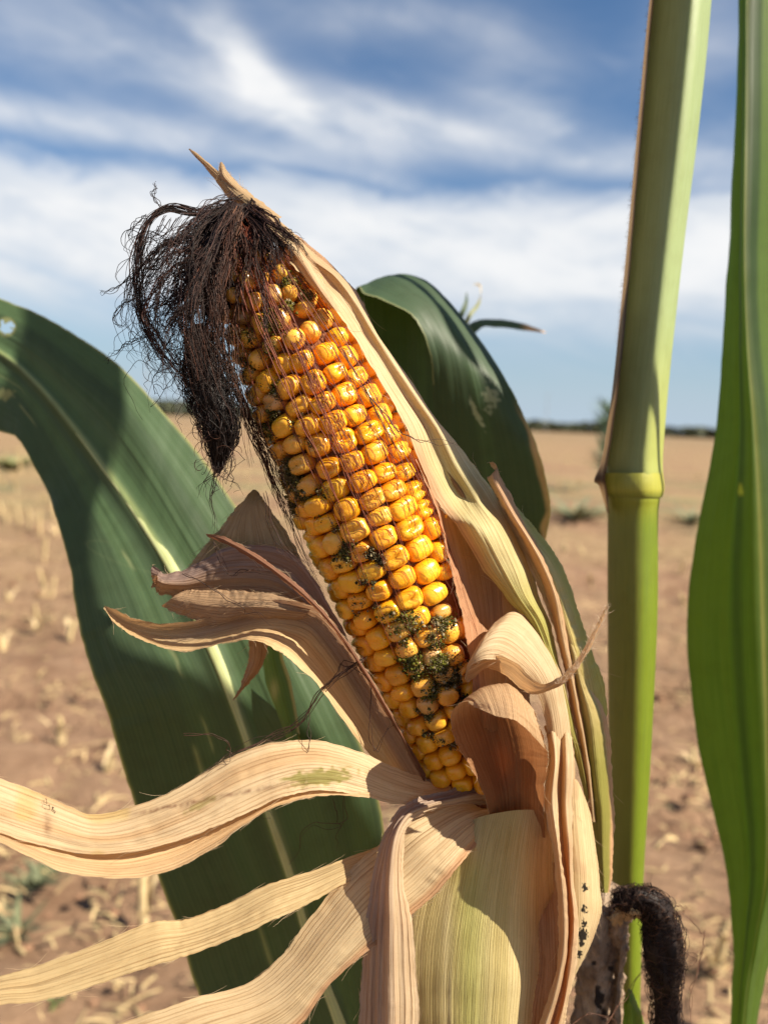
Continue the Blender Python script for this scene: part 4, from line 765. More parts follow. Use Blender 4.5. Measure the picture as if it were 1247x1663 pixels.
husk([[(735, 1262, 229), (732, 1280, 224), (728, 1298, 221)], [(694, 1266, 222), (692, 1288, 217), (688, 1308, 214)], [(640, 1247, 215), (640, 1276, 210), (640, 1306, 207)], [(586, 1223, 210), (590, 1256, 205), (590, 1293, 202)], [(533, 1206, 207), (540, 1242, 202), (540, 1284, 199)], [(485, 1203, 205), (490, 1240, 200), (492, 1287, 197)], [(430, 1210, 203), (440, 1252, 198), (445, 1299, 195)], [(370, 1232, 201), (382, 1276, 196), (392, 1325, 193)], [(300, 1274, 199), (318, 1312, 194), (332, 1349, 191)], [(219, 1308, 197), (240, 1344, 192), (258, 1374, 189)], [(150, 1322, 195), (160, 1358, 190), (168, 1388, 187)], [(80, 1295, 194), (80, 1336, 189), (80, 1376, 186)], [(0, 1264, 192), (0, 1310, 187), (0, 1352, 184)], [(-110, 1226, 190), (-110, 1272, 185), (-110, 1312, 182)], [(-240, 1216, 190), (-240, 1250, 184), (-240, 1282, 186)], [(-360, 1240, 190), (-362, 1252, 186), (-364, 1264, 187)], [(-430, 1274, 190), (-431, 1276, 190), (-432, 1278, 190)]],
     rib1_t, label='broad dry husk ribbon curving left with green stain', nu=64, nv=240, ridge=0.14, wrin=0.45)
husk([[(600, 1278, 207), (600, 1286, 204), (600, 1294, 200)], [(530, 1276, 204), (528, 1284, 201), (526, 1292, 197)], [(470, 1284, 202), (466, 1294, 199), (462, 1304, 195)], [(400, 1318, 199), (400, 1328, 196), (396, 1340, 192)], [(330, 1348, 196), (335, 1364, 193), (338, 1381, 189)], [(255, 1372, 193), (268, 1394, 190), (275, 1415, 186)], [(170, 1388, 190), (185, 1408, 187), (190, 1428, 183)], [(90, 1378, 188), (95, 1394, 185), (95, 1412, 181)], [(0, 1350, 187), (0, 1357, 184), (0, 1366, 180)], [(-80, 1318, 186), (-80, 1324, 183), (-80, 1332, 179)], [(-200, 1290, 184), (-200, 1300, 182), (-200, 1308, 180)], [(-300, 1290, 185), (-300, 1292, 184), (-300, 1294, 184)]],
     PALE * np.array((1.0, 0.93, 0.85)), label='lower folded layer under the broad husk ribbon', nu=44, nv=200, ridge=0.2, wrin=0.3)
husk([[(655, 1362, 222), (654, 1380, 218), (652, 1400, 215)], [(584, 1386, 214), (580, 1404, 210), (574, 1428, 207)], [(505, 1414, 209), (502, 1438, 205), (500, 1468, 202)], [(440, 1434, 206), (440, 1462, 202), (438, 1497, 199)], [(365, 1470, 204), (370, 1498, 200), (375, 1524, 197)], [(300, 1494, 202), (306, 1522, 198), (312, 1547, 195)], [(245, 1498, 200), (250, 1534, 196), (254, 1566, 193)], [(160, 1533, 198), (168, 1565, 194), (172, 1594, 191)], [(56, 1570, 196), (62, 1600, 192), (66, 1626, 189)], [(0, 1586, 195), (0, 1608, 191), (0, 1632, 188)], [(-90, 1610, 193), (-90, 1630, 189), (-90, 1652, 186)], [(-220, 1650, 192), (-220, 1664, 189), (-220, 1680, 188)], [(-330, 1700, 192), (-331, 1703, 191), (-332, 1706, 191)]],
     (0.488, 0.364, 0.180), label='narrow straw-coloured husk ribbon, second from the top on the left', nu=52, nv=200, ridge=0.42, wrin=0.35, rf=0.6)
husk([[(800, 1306, 231), (806, 1316, 226), (802, 1326, 225)], [(740, 1304, 220), (760, 1338, 215), (770, 1374, 214)], [(672, 1330, 213), (705, 1385, 208), (742, 1410, 207)], [(622, 1368, 211), (660, 1428, 206), (700, 1458, 205)], [(566, 1414, 208), (605, 1468, 203), (645, 1506, 202)], [(505, 1487, 206), (550, 1532, 201), (588, 1552, 200)], [(460, 1548, 204), (500, 1590, 199), (530, 1606, 198)], [(405, 1596, 202), (440, 1640, 197), (480, 1672, 196)], [(314, 1622, 199), (335, 1680, 194), (360, 1740, 193)], [(190, 1664, 196), (210, 1730, 191), (230, 1800, 190)], [(60, 1720, 193), (75, 1790, 188), (90, 1860, 187)], [(-60, 1800, 194), (-50, 1850, 190), (-40, 1900, 190)], [(-150, 1920, 196), (-148, 1926, 195), (-146, 1932, 195)]],
     lambda u, v, x, y: lerp3(np.tile((0.518, 0.385, 0.211), u.shape + (1,)), np.tile((0.444, 0.259, 0.130), u.shape + (1,)), sst(u, 0.8, 0.95)), label='wide pale husk ribbon running down to the lower left', nu=72, nv=220, ridge=0.26, wrin=0.4, rf=0.9)
husk([[(786, 1262, 227), (795, 1284, 223), (800, 1306, 227)], [(738, 1282, 219), (742, 1295, 215), (748, 1307, 219)], [(692, 1294, 213), (694, 1307, 209), (696, 1318, 213)], [(652, 1312, 208), (660, 1324, 204), (668, 1334, 208)], [(624, 1356, 205), (640, 1362, 201), (655, 1364, 205)], [(606, 1425, 203), (632, 1428, 199), (655, 1428, 203)], [(593, 1500, 202), (632, 1500, 198), (669, 1500, 202)], [(587, 1580, 203), (632, 1580, 199), (676, 1580, 203)], [(583, 1665, 204), (632, 1665, 200), (678, 1665, 204)], [(575, 1780, 207), (628, 1780, 203), (676, 1780, 207)]],
     lambda u, v, x, y: lerp3(np.tile((0.355, 0.259, 0.186), u.shape + (1,)), np.tile((0.503, 0.371, 0.223), u.shape + (1,)), sst(u + 0.18 * vnoise2(u * 9, v * 1.5, 5), 0.35, 0.75)), label='tan husk strip with left shade tinted grey, folded over and hanging straight down', nu=60, nv=200, ridge=0.38, wrin=0.35, rf=0.9,  # grey shade of the left part is put into the tint
     crease=lambda u, v: -0.9 * np.exp(-((u - 0.2 - 0.03 * np.sin(v * 9)) / 0.035) ** 2))
# hairs on the tail of the arching husk
def tail_hairs():
    rs = np.random.RandomState(3); mb = MB(); g_ = smooth_path([(900, 1112, 193.5), (925, 1096, 193), (944, 1070, 193), (960, 1040, 193), (976, 1005, 193.5), (986, 983, 194)], 200)
    for i in range(150):
        p = g_[rs.randint(0, 200)] + np.array((rs.normal() * 3, rs.normal() * 2, 0)); a = rs.uniform(-0.6, 2.2); L = rs.uniform(4, 11)
        q = [p, p + np.array((math.cos(a) * L * 0.5, -math.sin(a) * L * 0.5, -0.1)), p + np.array((math.cos(a + 0.3) * L, -math.sin(a + 0.3) * L, -0.2))]
        tubes(mb, [PW(np.array(q))], 0.00004, 3, (0.62, 0.48, 0.33))
    mb.build('husk_hairs', M_SILK, ear)
tail_hairs()

# ------------------------------------------------------------------ the corn plant: stalk, sheath, leaves
plant = empty('corn_plant', (float(PW((1010, 1700, 284))[0]), float(PW((1010, 1700, 284))[1]), 0.0))
tag(plant, 'green corn plant with upright jointed stalk and broad arching leaves', 'corn plant')

M_STALK = blade_mat('stalk', trans=0.0, rough=0.38, s_amt=0.75, s_freq=2.2, bump=0.35, spec=0.5, blot=0.25, stripe_dark=(0.72, 0.78, 0.6), spots=0.12)
def stem(mb, rows, prof, tint, n=160, sides=64, wav=0.06):
    """rows: (y, x_left, x_right, depth of the axis); prof: closed outline, x across and y towards the camera, in half widths"""
    A = cr(np.array(rows, float), n); pr = np.array(prof + [prof[0]], float)
    t = np.linspace(0, len(prof), sides, endpoint=False); i = t.astype(int); s = (t - i)[:, None]
    E = np.array([prof[-1]] + prof + prof[:2], float); p0, p1, p2, p3 = E[i], E[i + 1], E[i + 2], E[i + 3]
    q = 0.5 * (2 * p1 + (p2 - p0) * s + (2 * p0 - 5 * p1 + 4 * p2 - p3) * s ** 2 + (3 * p1 - p0 - 3 * p2 + p3) * s ** 3)
    q = q / np.abs(q[:, 0]).max()
    y, xl, xr, d = A.T; h = (xr - xl) / 2
    X = (xl + xr)[:, None] / 2 + h[:, None] * q[None, :, 0]; Y = np.tile(y[:, None], (1, sides)); D = d[:, None] - (h / F * d)[:, None] * q[None, :, 1]
    V = PW(np.stack([X, Y, D], -1)); u = np.linspace(0, 1, sides)[None] * 55 + 0 * X; v = (y[:, None] + 0 * X) * 0.2
    c = tint(q[None, :, 0] + 0 * X, q[None, :, 1] + 0 * X, X, Y)
    mb.add(V.reshape(-1, 3), grid_faces(sides, n, True), c.reshape(-1, 3), np.stack([u, v], -1).reshape(-1, 2))
FACET = [(-1, -0.30), (-0.72, 0.06), (-0.28, 0.46), (0.10, 0.80), (0.38, 0.96), (0.64, 0.84), (0.86, 0.45), (1, 0.0), (0.8, -0.6), (0.3, -0.95), (-0.3, -0.95), (-0.85, -0.5)]
FACET2 = [(-1, -0.2), (-0.82, 0.16), (-0.42, 0.56), (0.0, 0.84), (0.36, 0.95), (0.68, 0.80), (0.90, 0.42), (1, 0.0), (0.82, -0.6), (0.3, -0.95), (-0.3, -0.95), (-0.85, -0.5)]
ROUND = [(-1, 0.0), (-0.78, 0.50), (-0.35, 0.82), (0.05, 0.98), (0.30, 0.98), (0.62, 0.78), (0.88, 0.42), (1, 0.0), (0.85, -0.5), (0.4, -0.9), (-0.2, -1.0), (-0.8, -0.6)]
def build_stalk():
    mb = MB()
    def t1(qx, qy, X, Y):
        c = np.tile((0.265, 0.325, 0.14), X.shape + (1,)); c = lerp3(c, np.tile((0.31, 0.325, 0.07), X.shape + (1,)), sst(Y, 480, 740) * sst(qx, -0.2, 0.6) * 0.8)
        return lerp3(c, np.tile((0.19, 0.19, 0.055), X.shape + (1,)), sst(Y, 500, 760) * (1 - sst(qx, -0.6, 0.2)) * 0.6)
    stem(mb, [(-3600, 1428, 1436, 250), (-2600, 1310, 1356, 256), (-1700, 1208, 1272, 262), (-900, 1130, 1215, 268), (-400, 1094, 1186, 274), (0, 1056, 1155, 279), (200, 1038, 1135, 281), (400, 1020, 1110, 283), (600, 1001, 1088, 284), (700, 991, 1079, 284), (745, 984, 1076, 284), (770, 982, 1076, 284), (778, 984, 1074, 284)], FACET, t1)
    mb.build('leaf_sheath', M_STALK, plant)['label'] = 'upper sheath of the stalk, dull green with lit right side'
    mb = MB()
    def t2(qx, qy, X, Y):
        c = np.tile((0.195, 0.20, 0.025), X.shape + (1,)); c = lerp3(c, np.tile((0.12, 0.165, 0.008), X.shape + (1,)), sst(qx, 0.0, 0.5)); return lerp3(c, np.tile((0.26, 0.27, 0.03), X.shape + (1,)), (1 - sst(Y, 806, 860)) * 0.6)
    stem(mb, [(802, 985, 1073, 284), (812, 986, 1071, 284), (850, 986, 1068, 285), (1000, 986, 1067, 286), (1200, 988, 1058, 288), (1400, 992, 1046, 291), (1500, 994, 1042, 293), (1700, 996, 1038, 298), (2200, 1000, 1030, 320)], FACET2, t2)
    # down to the soil
    base = PW((1015, 2200, 320)); foot = np.array((plant.location.x, plant.location.y, -0.02))
    tubes(mb, [np.linspace(base + np.array((0, 0, 0.01)), foot, 14)], 0.010, 20, (0.15, 0.16, 0.015), taper=1.1)
    mb.build('stalk', M_STALK, plant)['label'] = 'lower stalk joint, glossy olive green'
    mb = MB()
    stem(mb, [(768, 981, 1076, 284), (776, 979, 1077, 284), (786, 978, 1078, 284), (796, 979, 1078, 284), (804, 982, 1076, 284), (808, 985, 1074, 284)], FACET2, lambda qx, qy, X, Y: lerp3(np.tile((0.32, 0.31, 0.045), X.shape + (1,)), np.tile((0.20, 0.22, 0.03), X.shape + (1,)), sst(Y, 796, 806)), n=40)
    mb.build('stalk_node', M_STALK, plant)['label'] = 'yellowish swollen ring on the stalk'
    # brownish overlapping sheath edge with a dark line, ending in a small dark thorn at the node
    mb = MB()
    patch(mb, [[(1118, -400, 276), (1100, -400, 270), (1098, -400, 266)], [(1062, 0, 281), (1054, 0, 276), (1060, 0, 270)], [(1043, 200, 283), (1035, 200, 278), (1042, 200, 272)], [(1026, 400, 285), (1017, 400, 280), (1026, 400, 274)], [(1008, 600, 286), (997, 600, 281), (1008, 600, 275)], [(996, 700, 286), (984, 700, 281), (994, 700, 275)], [(988, 745, 286), (975, 750, 281), (985, 748, 276)], [(984, 772, 285), (964, 780, 280), (982, 778, 276)], [(986, 790, 284), (972, 790, 280), (985, 795, 277)], [(988, 830, 283), (984, 830, 281), (989, 835, 279)]],
          24, 200, lambda u, v, x, y: lerp3(np.tile((0.30, 0.24, 0.15), u.shape + (1,)), np.tile((0.045, 0.028, 0.018), u.shape + (1,)), np.maximum(sst(u, 0.78, 0.97), 0.9 * np.exp(-((y - 778) / 16.0) ** 2))), ridge=0.05, wrin=0.15, rag=0.6)
    mb.build('sheath_edge', M_HUSK, plant)
    # fine hairs on the edge
    mb = MB(); rs = np.random.RandomState(6)
    for i in range(420):
        y = rs.uniform(-60, 560); x = np.interp(y, [-60, 0, 200, 400, 600], [1061, 1055, 1036, 1018, 998]) + 1; L = rs.uniform(3, 8)
        tubes(mb, [PW(np.array([(x, y, 280), (x - L * 0.6, y - 1, 280), (x - L, y + rs.uniform(-2, 3), 280)]))], 0.00003, 3, (0.45, 0.42, 0.33))
    mb.build('sheath_hairs', M_SILK, plant)
build_stalk()

GRN = np.array((0.040, 0.068, 0.033)); GRN2 = np.array((0.050, 0.088, 0.040)); RIBC = np.array((0.28, 0.34, 0.15))
def rib(u, c0, w): return np.exp(-((u - c0) / w) ** 2)
def leaf_left():
    root_col = []
    def t(u, v, x, y):
        c = lerp3(np.tile(GRN, u.shape + (1,)), np.tile(GRN2 * 1.1, u.shape + (1,)), sst(vnoise2(u * 9, v * 1.2, 40), -0.3, 0.6))
        c = lerp3(c, np.tile((0.30, 0.30, 0.12), u.shape + (1,)), 0.8 * np.maximum(1 - sst(u, 0.0, 0.018), sst(u, 0.985, 1.0)))
        # pale feeding scars
        sc = 0.35 * np.exp(-(((u - 0.66 - 0.01 * vnoise(v * 60, 44)) / 0.006) ** 2)) * sst(vnoise(v * 22, 41), 0.15, 0.7) + 0.35 * np.exp(-(((u - 0.78 + 0.1 * v) / 0.009) ** 2)) * sst(vnoise(v * 16, 43), 0.1, 0.6)
        q = np.hypot((x - 215) / 75, (y - 905 - 0.30 * (x - 215)) / 16); sc = sc + 0.07 * np.exp(-((q - 1) / 0.05) ** 2) * (y > 895 + 0.4 * (x - 215))
        c = lerp3(c, np.tile((0.36, 0.38, 0.20), u.shape + (1,)), np.clip(sc, 0, 0.8))
        hole = np.maximum(1 - sst(np.hypot((x - 12) / 14, (y - 532) / 14), 0.9, 1.3), 1 - sst(np.hypot((x - 10) / 13, (y - 640) / 9) + 0.4 * vnoise2(x / 5, y / 5, 2), 0.7, 1.3)); c = lerp3(c, np.tile((0.36, 0.36, 0.17), u.shape + (1,)), hole * 0.45)
        return lerp3(c, np.tile(RIBC, u.shape + (1,)), rib(u, 0.5, 0.020))
    rows = [[(-160, 430, 350), (-150, 462, 346), (-140, 500, 343), (-150, 560, 340), (-160, 640, 338)],
            [(0, 485, 342), (0, 525, 337), (0, 572, 334), (0, 630, 330), (0, 700, 328)],
            [(70, 514, 336), (68, 562, 330), (62, 622, 327), (48, 672, 324), (34, 716, 322)],
            [(135, 551, 330), (130, 612, 323), (122, 692, 319), (95, 748, 318), (70, 785, 317)],
            [(195, 595, 324), (190, 665, 315), (180, 770, 310), (135, 822, 307), (96, 850, 306)],
            [(262, 665, 317), (245, 740, 307), (230, 842, 302), (168, 888, 298), (114, 920, 297)],
            [(330, 745, 310), (300, 830, 300), (276, 915, 295), (200, 965, 291), (124, 1000, 290)],
            [(395, 842, 303), (355, 920, 294), (316, 990, 291), (230, 1040, 287), (142, 1070, 286)],
            [(455, 960, 296), (410, 1020, 288), (358, 1080, 287), (275, 1130, 285), (175, 1155, 286)],
            [(520, 1080, 288), (465, 1130, 284), (402, 1192, 286), (305, 1220, 288), (200, 1245, 291)],
            [(590, 1220, 280), (520, 1260, 280), (440, 1315, 286), (340, 1350, 292), (236, 1365, 298)],
            [(622, 1340, 277), (555, 1390, 279), (482, 1440, 286), (390, 1470, 294), (282, 1490, 302)],
            [(620, 1470, 277), (570, 1510, 280), (512, 1545, 286), (425, 1580, 297), (318, 1605, 308)],
            [(612, 1620, 278), (585, 1645, 281), (556, 1665, 285), (465, 1690, 294), (365, 1705, 303)],
            [(640, 1800, 282), (620, 1820, 283), (600, 1830, 286), (540, 1850, 292), (470, 1860, 298)],
            [(900, 2050, 292), (895, 2060, 292), (885, 2070, 293), (870, 2090, 295), (850, 2100, 297)]]
    mb = MB(); patch(mb, rows, 140, 420, t, ridge=0.10, wrin=1.1, rag=0.8, wf=(3, 8), rf=0.5, holes=((11, 531, 10), (16, 537, 6)), crease=lambda u, v: -1.6 * rib(u, 0.5, 0.05))
    o = mb.build('leaf', M_LEAF, plant); o['label'] = 'broad dark green leaf arching behind the ear on the left'
    # midrib: a raised pale rib along the middle
    mr = [(r[2][0], r[2][1], r[2][2] - 1.2) for r in rows[:15]]
    mb = MB(); P_ = PW(cr(np.array(mr, float), 150)); k = np.linspace(0.0011, 0.0027, 150)
    n = 150; tt = np.gradient(P_, axis=0); tt /= np.linalg.norm(tt, axis=1, keepdims=True); vd = MCn[:3, 3] - P_; vd /= np.linalg.norm(vd, axis=1, keepdims=True)
    a = np.cross(tt, vd); a /= np.linalg.norm(a, axis=1, keepdims=True); an = np.linspace(0, 2 * math.pi, 14, endpoint=False)
    V = P_[:, None] + k[:, None, None] * (np.cos(an)[None, :, None] * a[:, None] + 0.4 * np.sin(an)[None, :, None] * vd[:, None])
    uu = np.stack([np.tile(an[None] * 2, (n, 1)), np.tile(np.linspace(0, 300, n)[:, None], (1, 14))], -1)
    mb.add(V.reshape(-1, 3), grid_faces(14, n, True), (0.50, 0.54, 0.27), uu); mb.build('midrib', M_LEAF, o)
leaf_left()

def leaf_back():
    def t(u, v, x, y):
        c = lerp3(np.tile(GRN * 1.05, u.shape + (1,)), np.tile(GRN2, u.shape + (1,)), sst(vnoise2(u * 8, v * 1.5, 50), -0.3, 0.6))
        dry = sst(u + 0.035 * vnoise(v * 30, 51), 0.90, 0.95) * sst(y, 640, 720) * (v > 0.5)
        c = lerp3(c, np.tile((0.40, 0.27, 0.15), u.shape + (1,)), dry)
        c = lerp3(c, np.tile((0.34, 0.36, 0.14), u.shape + (1,)), 0.8 * sst(u, 0.982, 1.0))
        c = lerp3(c, np.tile((0.34, 0.34, 0.16), u.shape + (1,)), 0.75 * (1 - sst(u, 0.0, 0.02)) * (v < 0.62))
        sc = 0.8 * (1 - sst(np.hypot((x - 774 - 0.45 * (y - 672)) / 5.0, (y - 672) / 24) + 0.4 * vnoise2(x / 4, y / 4, 52), 0.7, 1.15)) + 0.5 * (1 - sst(np.hypot((x - 797) / 13, (y - 645) / 24) + 0.7 * vnoise2(x / 4, y / 5, 53), 0.55, 1.0))
        sc = sc * (v > 0.5)
        return lerp3(c, np.tile((0.36, 0.40, 0.30), u.shape + (1,)), np.clip(sc, 0, 0.75))
    rows = [[(560, 900, 330), (600, 900, 336), (650, 900, 340), (700, 900, 338), (740, 900, 332)], [(560, 740, 326), (605, 740, 334), (660, 740, 338), (705, 740, 336), (740, 740, 330)], [(565, 600, 322), (610, 600, 331), (665, 600, 336), (705, 600, 333), (735, 600, 328)],
            [(568, 520, 316), (610, 505, 327), (660, 500, 332), (700, 510, 330), (725, 530, 325)], [(580, 470, 308), (612, 458, 321), (655, 455, 326), (690, 464, 324), (712, 482, 320)], [(592, 478, 298), (618, 455, 312), (655, 447, 318), (690, 455, 318), (720, 480, 316)],
            [(622, 486, 294), (645, 468, 303), (680, 468, 308), (715, 480, 311), (745, 507, 312)], [(672, 515, 291), (695, 505, 297), (725, 512, 302), (758, 532, 306), (788, 562, 309)], [(698, 575, 294), (725, 570, 294), (760, 580, 296), (793, 597, 299), (825, 622, 301)], [(704, 650, 302), (735, 650, 300), (780, 655, 298), (818, 665, 297), (851, 678, 298)],
            [(708, 740, 314), (745, 740, 309), (795, 740, 303), (840, 742, 298), (878, 745, 294)], [(718, 830, 322), (758, 830, 317), (805, 828, 310), (850, 822, 303), (893, 815, 296)], [(735, 910, 326), (775, 910, 321), (818, 900, 314), (855, 885, 308), (888, 866, 302)], [(760, 980, 326), (790, 975, 322), (822, 960, 318), (850, 940, 313), (872, 915, 308)], [(800, 1050, 322), (805, 1050, 321), (812, 1050, 298), (820, 1048, 299), (828, 1046, 300)]]
    mb = MB(); patch(mb, rows, 90, 240, t, ridge=0.08, wrin=0.8, rag=1.0, wf=(2.5, 7), rf=0.5)
    mb.build('leaf', M_LEAF, plant)['label'] = 'folded dark green leaf behind the ear with tan right edge'
leaf_back()

def leaf_right():
    def t(u, v, x, y):
        c = lerp3(np.tile(GRN2 * np.array((1.9, 1.75, 0.8)), u.shape + (1,)), np.tile(GRN * np.array((1.1, 1.15, 0.7)), u.shape + (1,)), sst(vnoise2(u * 12, v * 1.0, 60), -0.3, 0.5))
        c = lerp3(c, np.tile((0.26, 0.26, 0.09), u.shape + (1,)), 0.75 * rib(u, 0.5, 0.022))
        sc = 0.7 * (1 - sst(np.hypot((x - 1203) / 5, (y - 797) / 9), 0.6, 1.2))
        return lerp3(c, np.tile((0.45, 0.42, 0.10), u.shape + (1,)), sc)
    rows = [[(1198, -420, 326), (1210, -420, 324), (1224, -420, 322), (1300, -420, 328), (1390, -420, 336)], [(1197, -60, 332), (1205, -60, 328), (1216, -60, 324), (1270, -60, 334), (1340, -60, 346)], [(1193, 190, 334), (1202, 190, 329), (1214, 200, 324), (1262, 200, 336), (1325, 200, 350)], [(1184, 400, 336), (1197, 400, 330), (1212, 410, 324), (1256, 420, 338), (1325, 420, 352)], [(1179, 520, 338), (1196, 540, 331), (1217, 560, 324), (1262, 560, 338), (1340, 560, 352)], [(1158, 720, 343), (1194, 720, 333), (1229, 720, 323), (1280, 720, 336), (1355, 720, 350)],
            [(1122, 920, 348), (1178, 920, 335), (1237, 920, 322), (1296, 920, 334), (1362, 920, 348)], [(1117, 1050, 349), (1178, 1050, 335), (1241, 1060, 321), (1300, 1060, 332), (1360, 1060, 346)], [(1136, 1220, 346), (1190, 1220, 334), (1246, 1220, 321), (1296, 1220, 330), (1345, 1220, 342)], [(1176, 1400, 340), (1210, 1400, 331), (1246, 1400, 321), (1278, 1400, 328), (1310, 1400, 337)], [(1187, 1510, 336), (1206, 1510, 330), (1228, 1520, 323), (1246, 1520, 327), (1262, 1520, 333)], [(1186, 1620, 333), (1198, 1620, 329), (1212, 1620, 325), (1226, 1620, 328), (1238, 1620, 331)], [(1184, 1760, 330), (1192, 1760, 328), (1200, 1760, 326), (1208, 1760, 327), (1214, 1760, 329)], [(1182, 1900, 327), (1183, 1900, 327), (1184, 1900, 327), (1185, 1900, 327), (1186, 1900, 327)]]
    # it springs from a node above the picture and hangs down
    top = [[(1150, -980, 282), (1155, -990, 280), (1165, -1000, 278), (1175, -990, 278), (1182, -980, 279)], [(1180, -900, 306), (1190, -910, 305), (1210, -915, 305), (1250, -905, 303), (1290, -890, 300)], [(1196, -700, 332), (1208, -705, 334), (1226, -708, 335), (1300, -700, 330), (1380, -690, 322)]]
    mb = MB(); patch(mb, top + rows, 80, 260, t, ridge=0.15, wrin=1.0, rag=0.8, wf=(4, 7), rf=0.35, crease=lambda u, v: -1.2 * rib(u, 0.5, 0.05) - 0.8 * rib(u, 0.27, 0.03))
    mb.build('leaf', M_LEAFT, plant)['label'] = 'bright green leaf hanging vertically at the right edge'
leaf_right()

def shade_leaf_left():
    # unseen leaf added to block the sun, outline projected from the left leaf's shadow
    sd = np.array(sun_dir)
    edge = [((300, 470, 322), (30, 420, 340)), ((222, 560, 322), (40, 500, 338)), ((212, 630, 316), (20, 600, 328)), ((178, 760, 310), (-20, 720, 316)), ((155, 840, 303), (-30, 850, 304)), ((160, 940, 293), (-10, 960, 296)), ((190, 1050, 288), (40, 1060, 291)), ((330, 1105, 286), (110, 1170, 288)), ((480, 1190, 284), (170, 1330, 294)), ((560, 1330, 282), (260, 1480, 300)), ((640, 1480, 282), (330, 1600, 304))]
    tt = np.linspace(0.40, 0.34, len(edge)); rows = []
    for (r_, l_), t_ in zip(edge, tt):
        a, b = PW(r_) + sd * t_, PW(l_) + sd * t_; m = (a + b) / 2 + np.array((0, 0, 0.012))
        rows.append([tuple(PX(q)) for q in (a, (a + m) / 2, m, (m + b) / 2, b)])
    return rows
def small_leaves():
    def blade(rows, tint, label=None, nu=14, nv=60, **kw):
        mb = MB(); patch(mb, rows, nu, nv, tint, ridge=0.05, wrin=kw.get('wrin', 0.3), rag=0.3); o = mb.build('leaf', M_LEAF, plant)
        if label: o['label'] = label
    blade([[(690, 640, 372), (700, 650, 370), (715, 655, 368)], [(725, 570, 385), (735, 582, 382), (745, 594, 380)], [(765, 524, 398), (770, 530, 395), (776, 537, 393)], [(805, 518, 405), (806, 525, 402), (808, 532, 400)], [(845, 524, 410), (846, 530, 408), (846, 536, 406)], [(886, 539, 414), (886, 540, 414), (886, 541, 414)]],
          lambda u, v, x, y: lerp3(np.tile(GRN * 1.1, u.shape + (1,)), np.tile((0.40, 0.25, 0.15), u.shape + (1,)), sst(x, 840, 862)), 'thin arched leaf tip with brown end behind the folded leaf')
    blade([[(705, 620, 420), (712, 620, 420), (720, 620, 420)], [(735, 530, 430), (741, 530, 430), (746, 532, 430)], [(752, 495, 436), (756, 495, 436), (759, 497, 436)], [(757, 475, 440), (758, 475, 440), (758, 476, 440)]], GRN * 1.2, 'small upright green leaf tip above the folded leaf')
    blade([[(725, 620, 420), (732, 620, 420), (740, 620, 420)], [(752, 525, 430), (756, 526, 430), (760, 528, 430)], [(774, 492, 436), (777, 492, 436), (779, 494, 436)], [(781, 470, 440), (780, 464, 440), (778, 462, 440)], [(770, 460, 440), (769, 461, 440), (769, 463, 440)]], lambda u, v, x, y: lerp3(np.tile((0.22, 0.24, 0.14), u.shape + (1,)), np.tile((0.50, 0.40, 0.26), u.shape + (1,)), sst(480 - y, -20, 20)), 'withered hooked leaf tip above the folded leaf')
    # leaves glimpsed in the gap left of the ear
    blade([[(418, 1010, 262), (440, 1010, 260), (462, 1012, 262)], [(425, 1060, 262), (442, 1062, 260), (458, 1062, 263)], [(432, 1110, 262), (452, 1112, 260), (472, 1105, 263)], [(450, 1160, 262), (466, 1165, 260), (482, 1160, 263)], [(470, 1210, 262), (480, 1212, 260), (490, 1210, 263)], [(500, 1290, 262), (505, 1290, 260), (512, 1290, 263)]],
          lambda u, v, x, y: lerp3(np.tile((0.10, 0.17, 0.035), u.shape + (1,)), np.tile((0.42, 0.36, 0.16), u.shape + (1,)), np.maximum(sst(u, 0.82, 0.95), 0.6 * np.exp(-((x - 446) / 7.0) ** 2 - ((y - 1120) / 16.0) ** 2))), 'small green leaf with pale edge in the gap left of the ear', nu=24)
    blade([[(408, 1118, 268), (409, 1119, 268), (410, 1120, 268)], [(412, 1160, 272), (430, 1158, 266), (446, 1152, 262)], [(425, 1210, 276), (455, 1205, 268), (488, 1196, 262)], [(450, 1270, 280), (485, 1262, 270), (530, 1250, 264)]], GRN2, 'dark leaf corner lit along one edge in the gap', nu=24)
small_leaves()
def shade_leaf_back():
    sd = np.array(sun_dir)  # unseen leaf added to throw the shadow edge on the folded leaf
    edge = [((672, 488, 312), (560, 520, 326)), ((694, 520, 304), (560, 600, 326)), ((712, 556, 299), (570, 680, 326)), ((742, 590, 297), (600, 760, 322)), ((800, 620, 298), (640, 830, 318)), ((846, 684, 298), (700, 900, 314)), ((880, 735, 295), (770, 950, 312)), ((915, 800, 295), (840, 990, 308))]
    rows = []
    for r_, l_ in edge:
        a, b = PW(r_) + sd * 0.24, PW(l_) + sd * 0.27; m = (a + b) / 2 + np.array((0, 0, 0.008))
        rows.append([tuple(PX(q)) for q in (a, (a + m) / 2, m, (m + b) / 2, b)])
    return rows
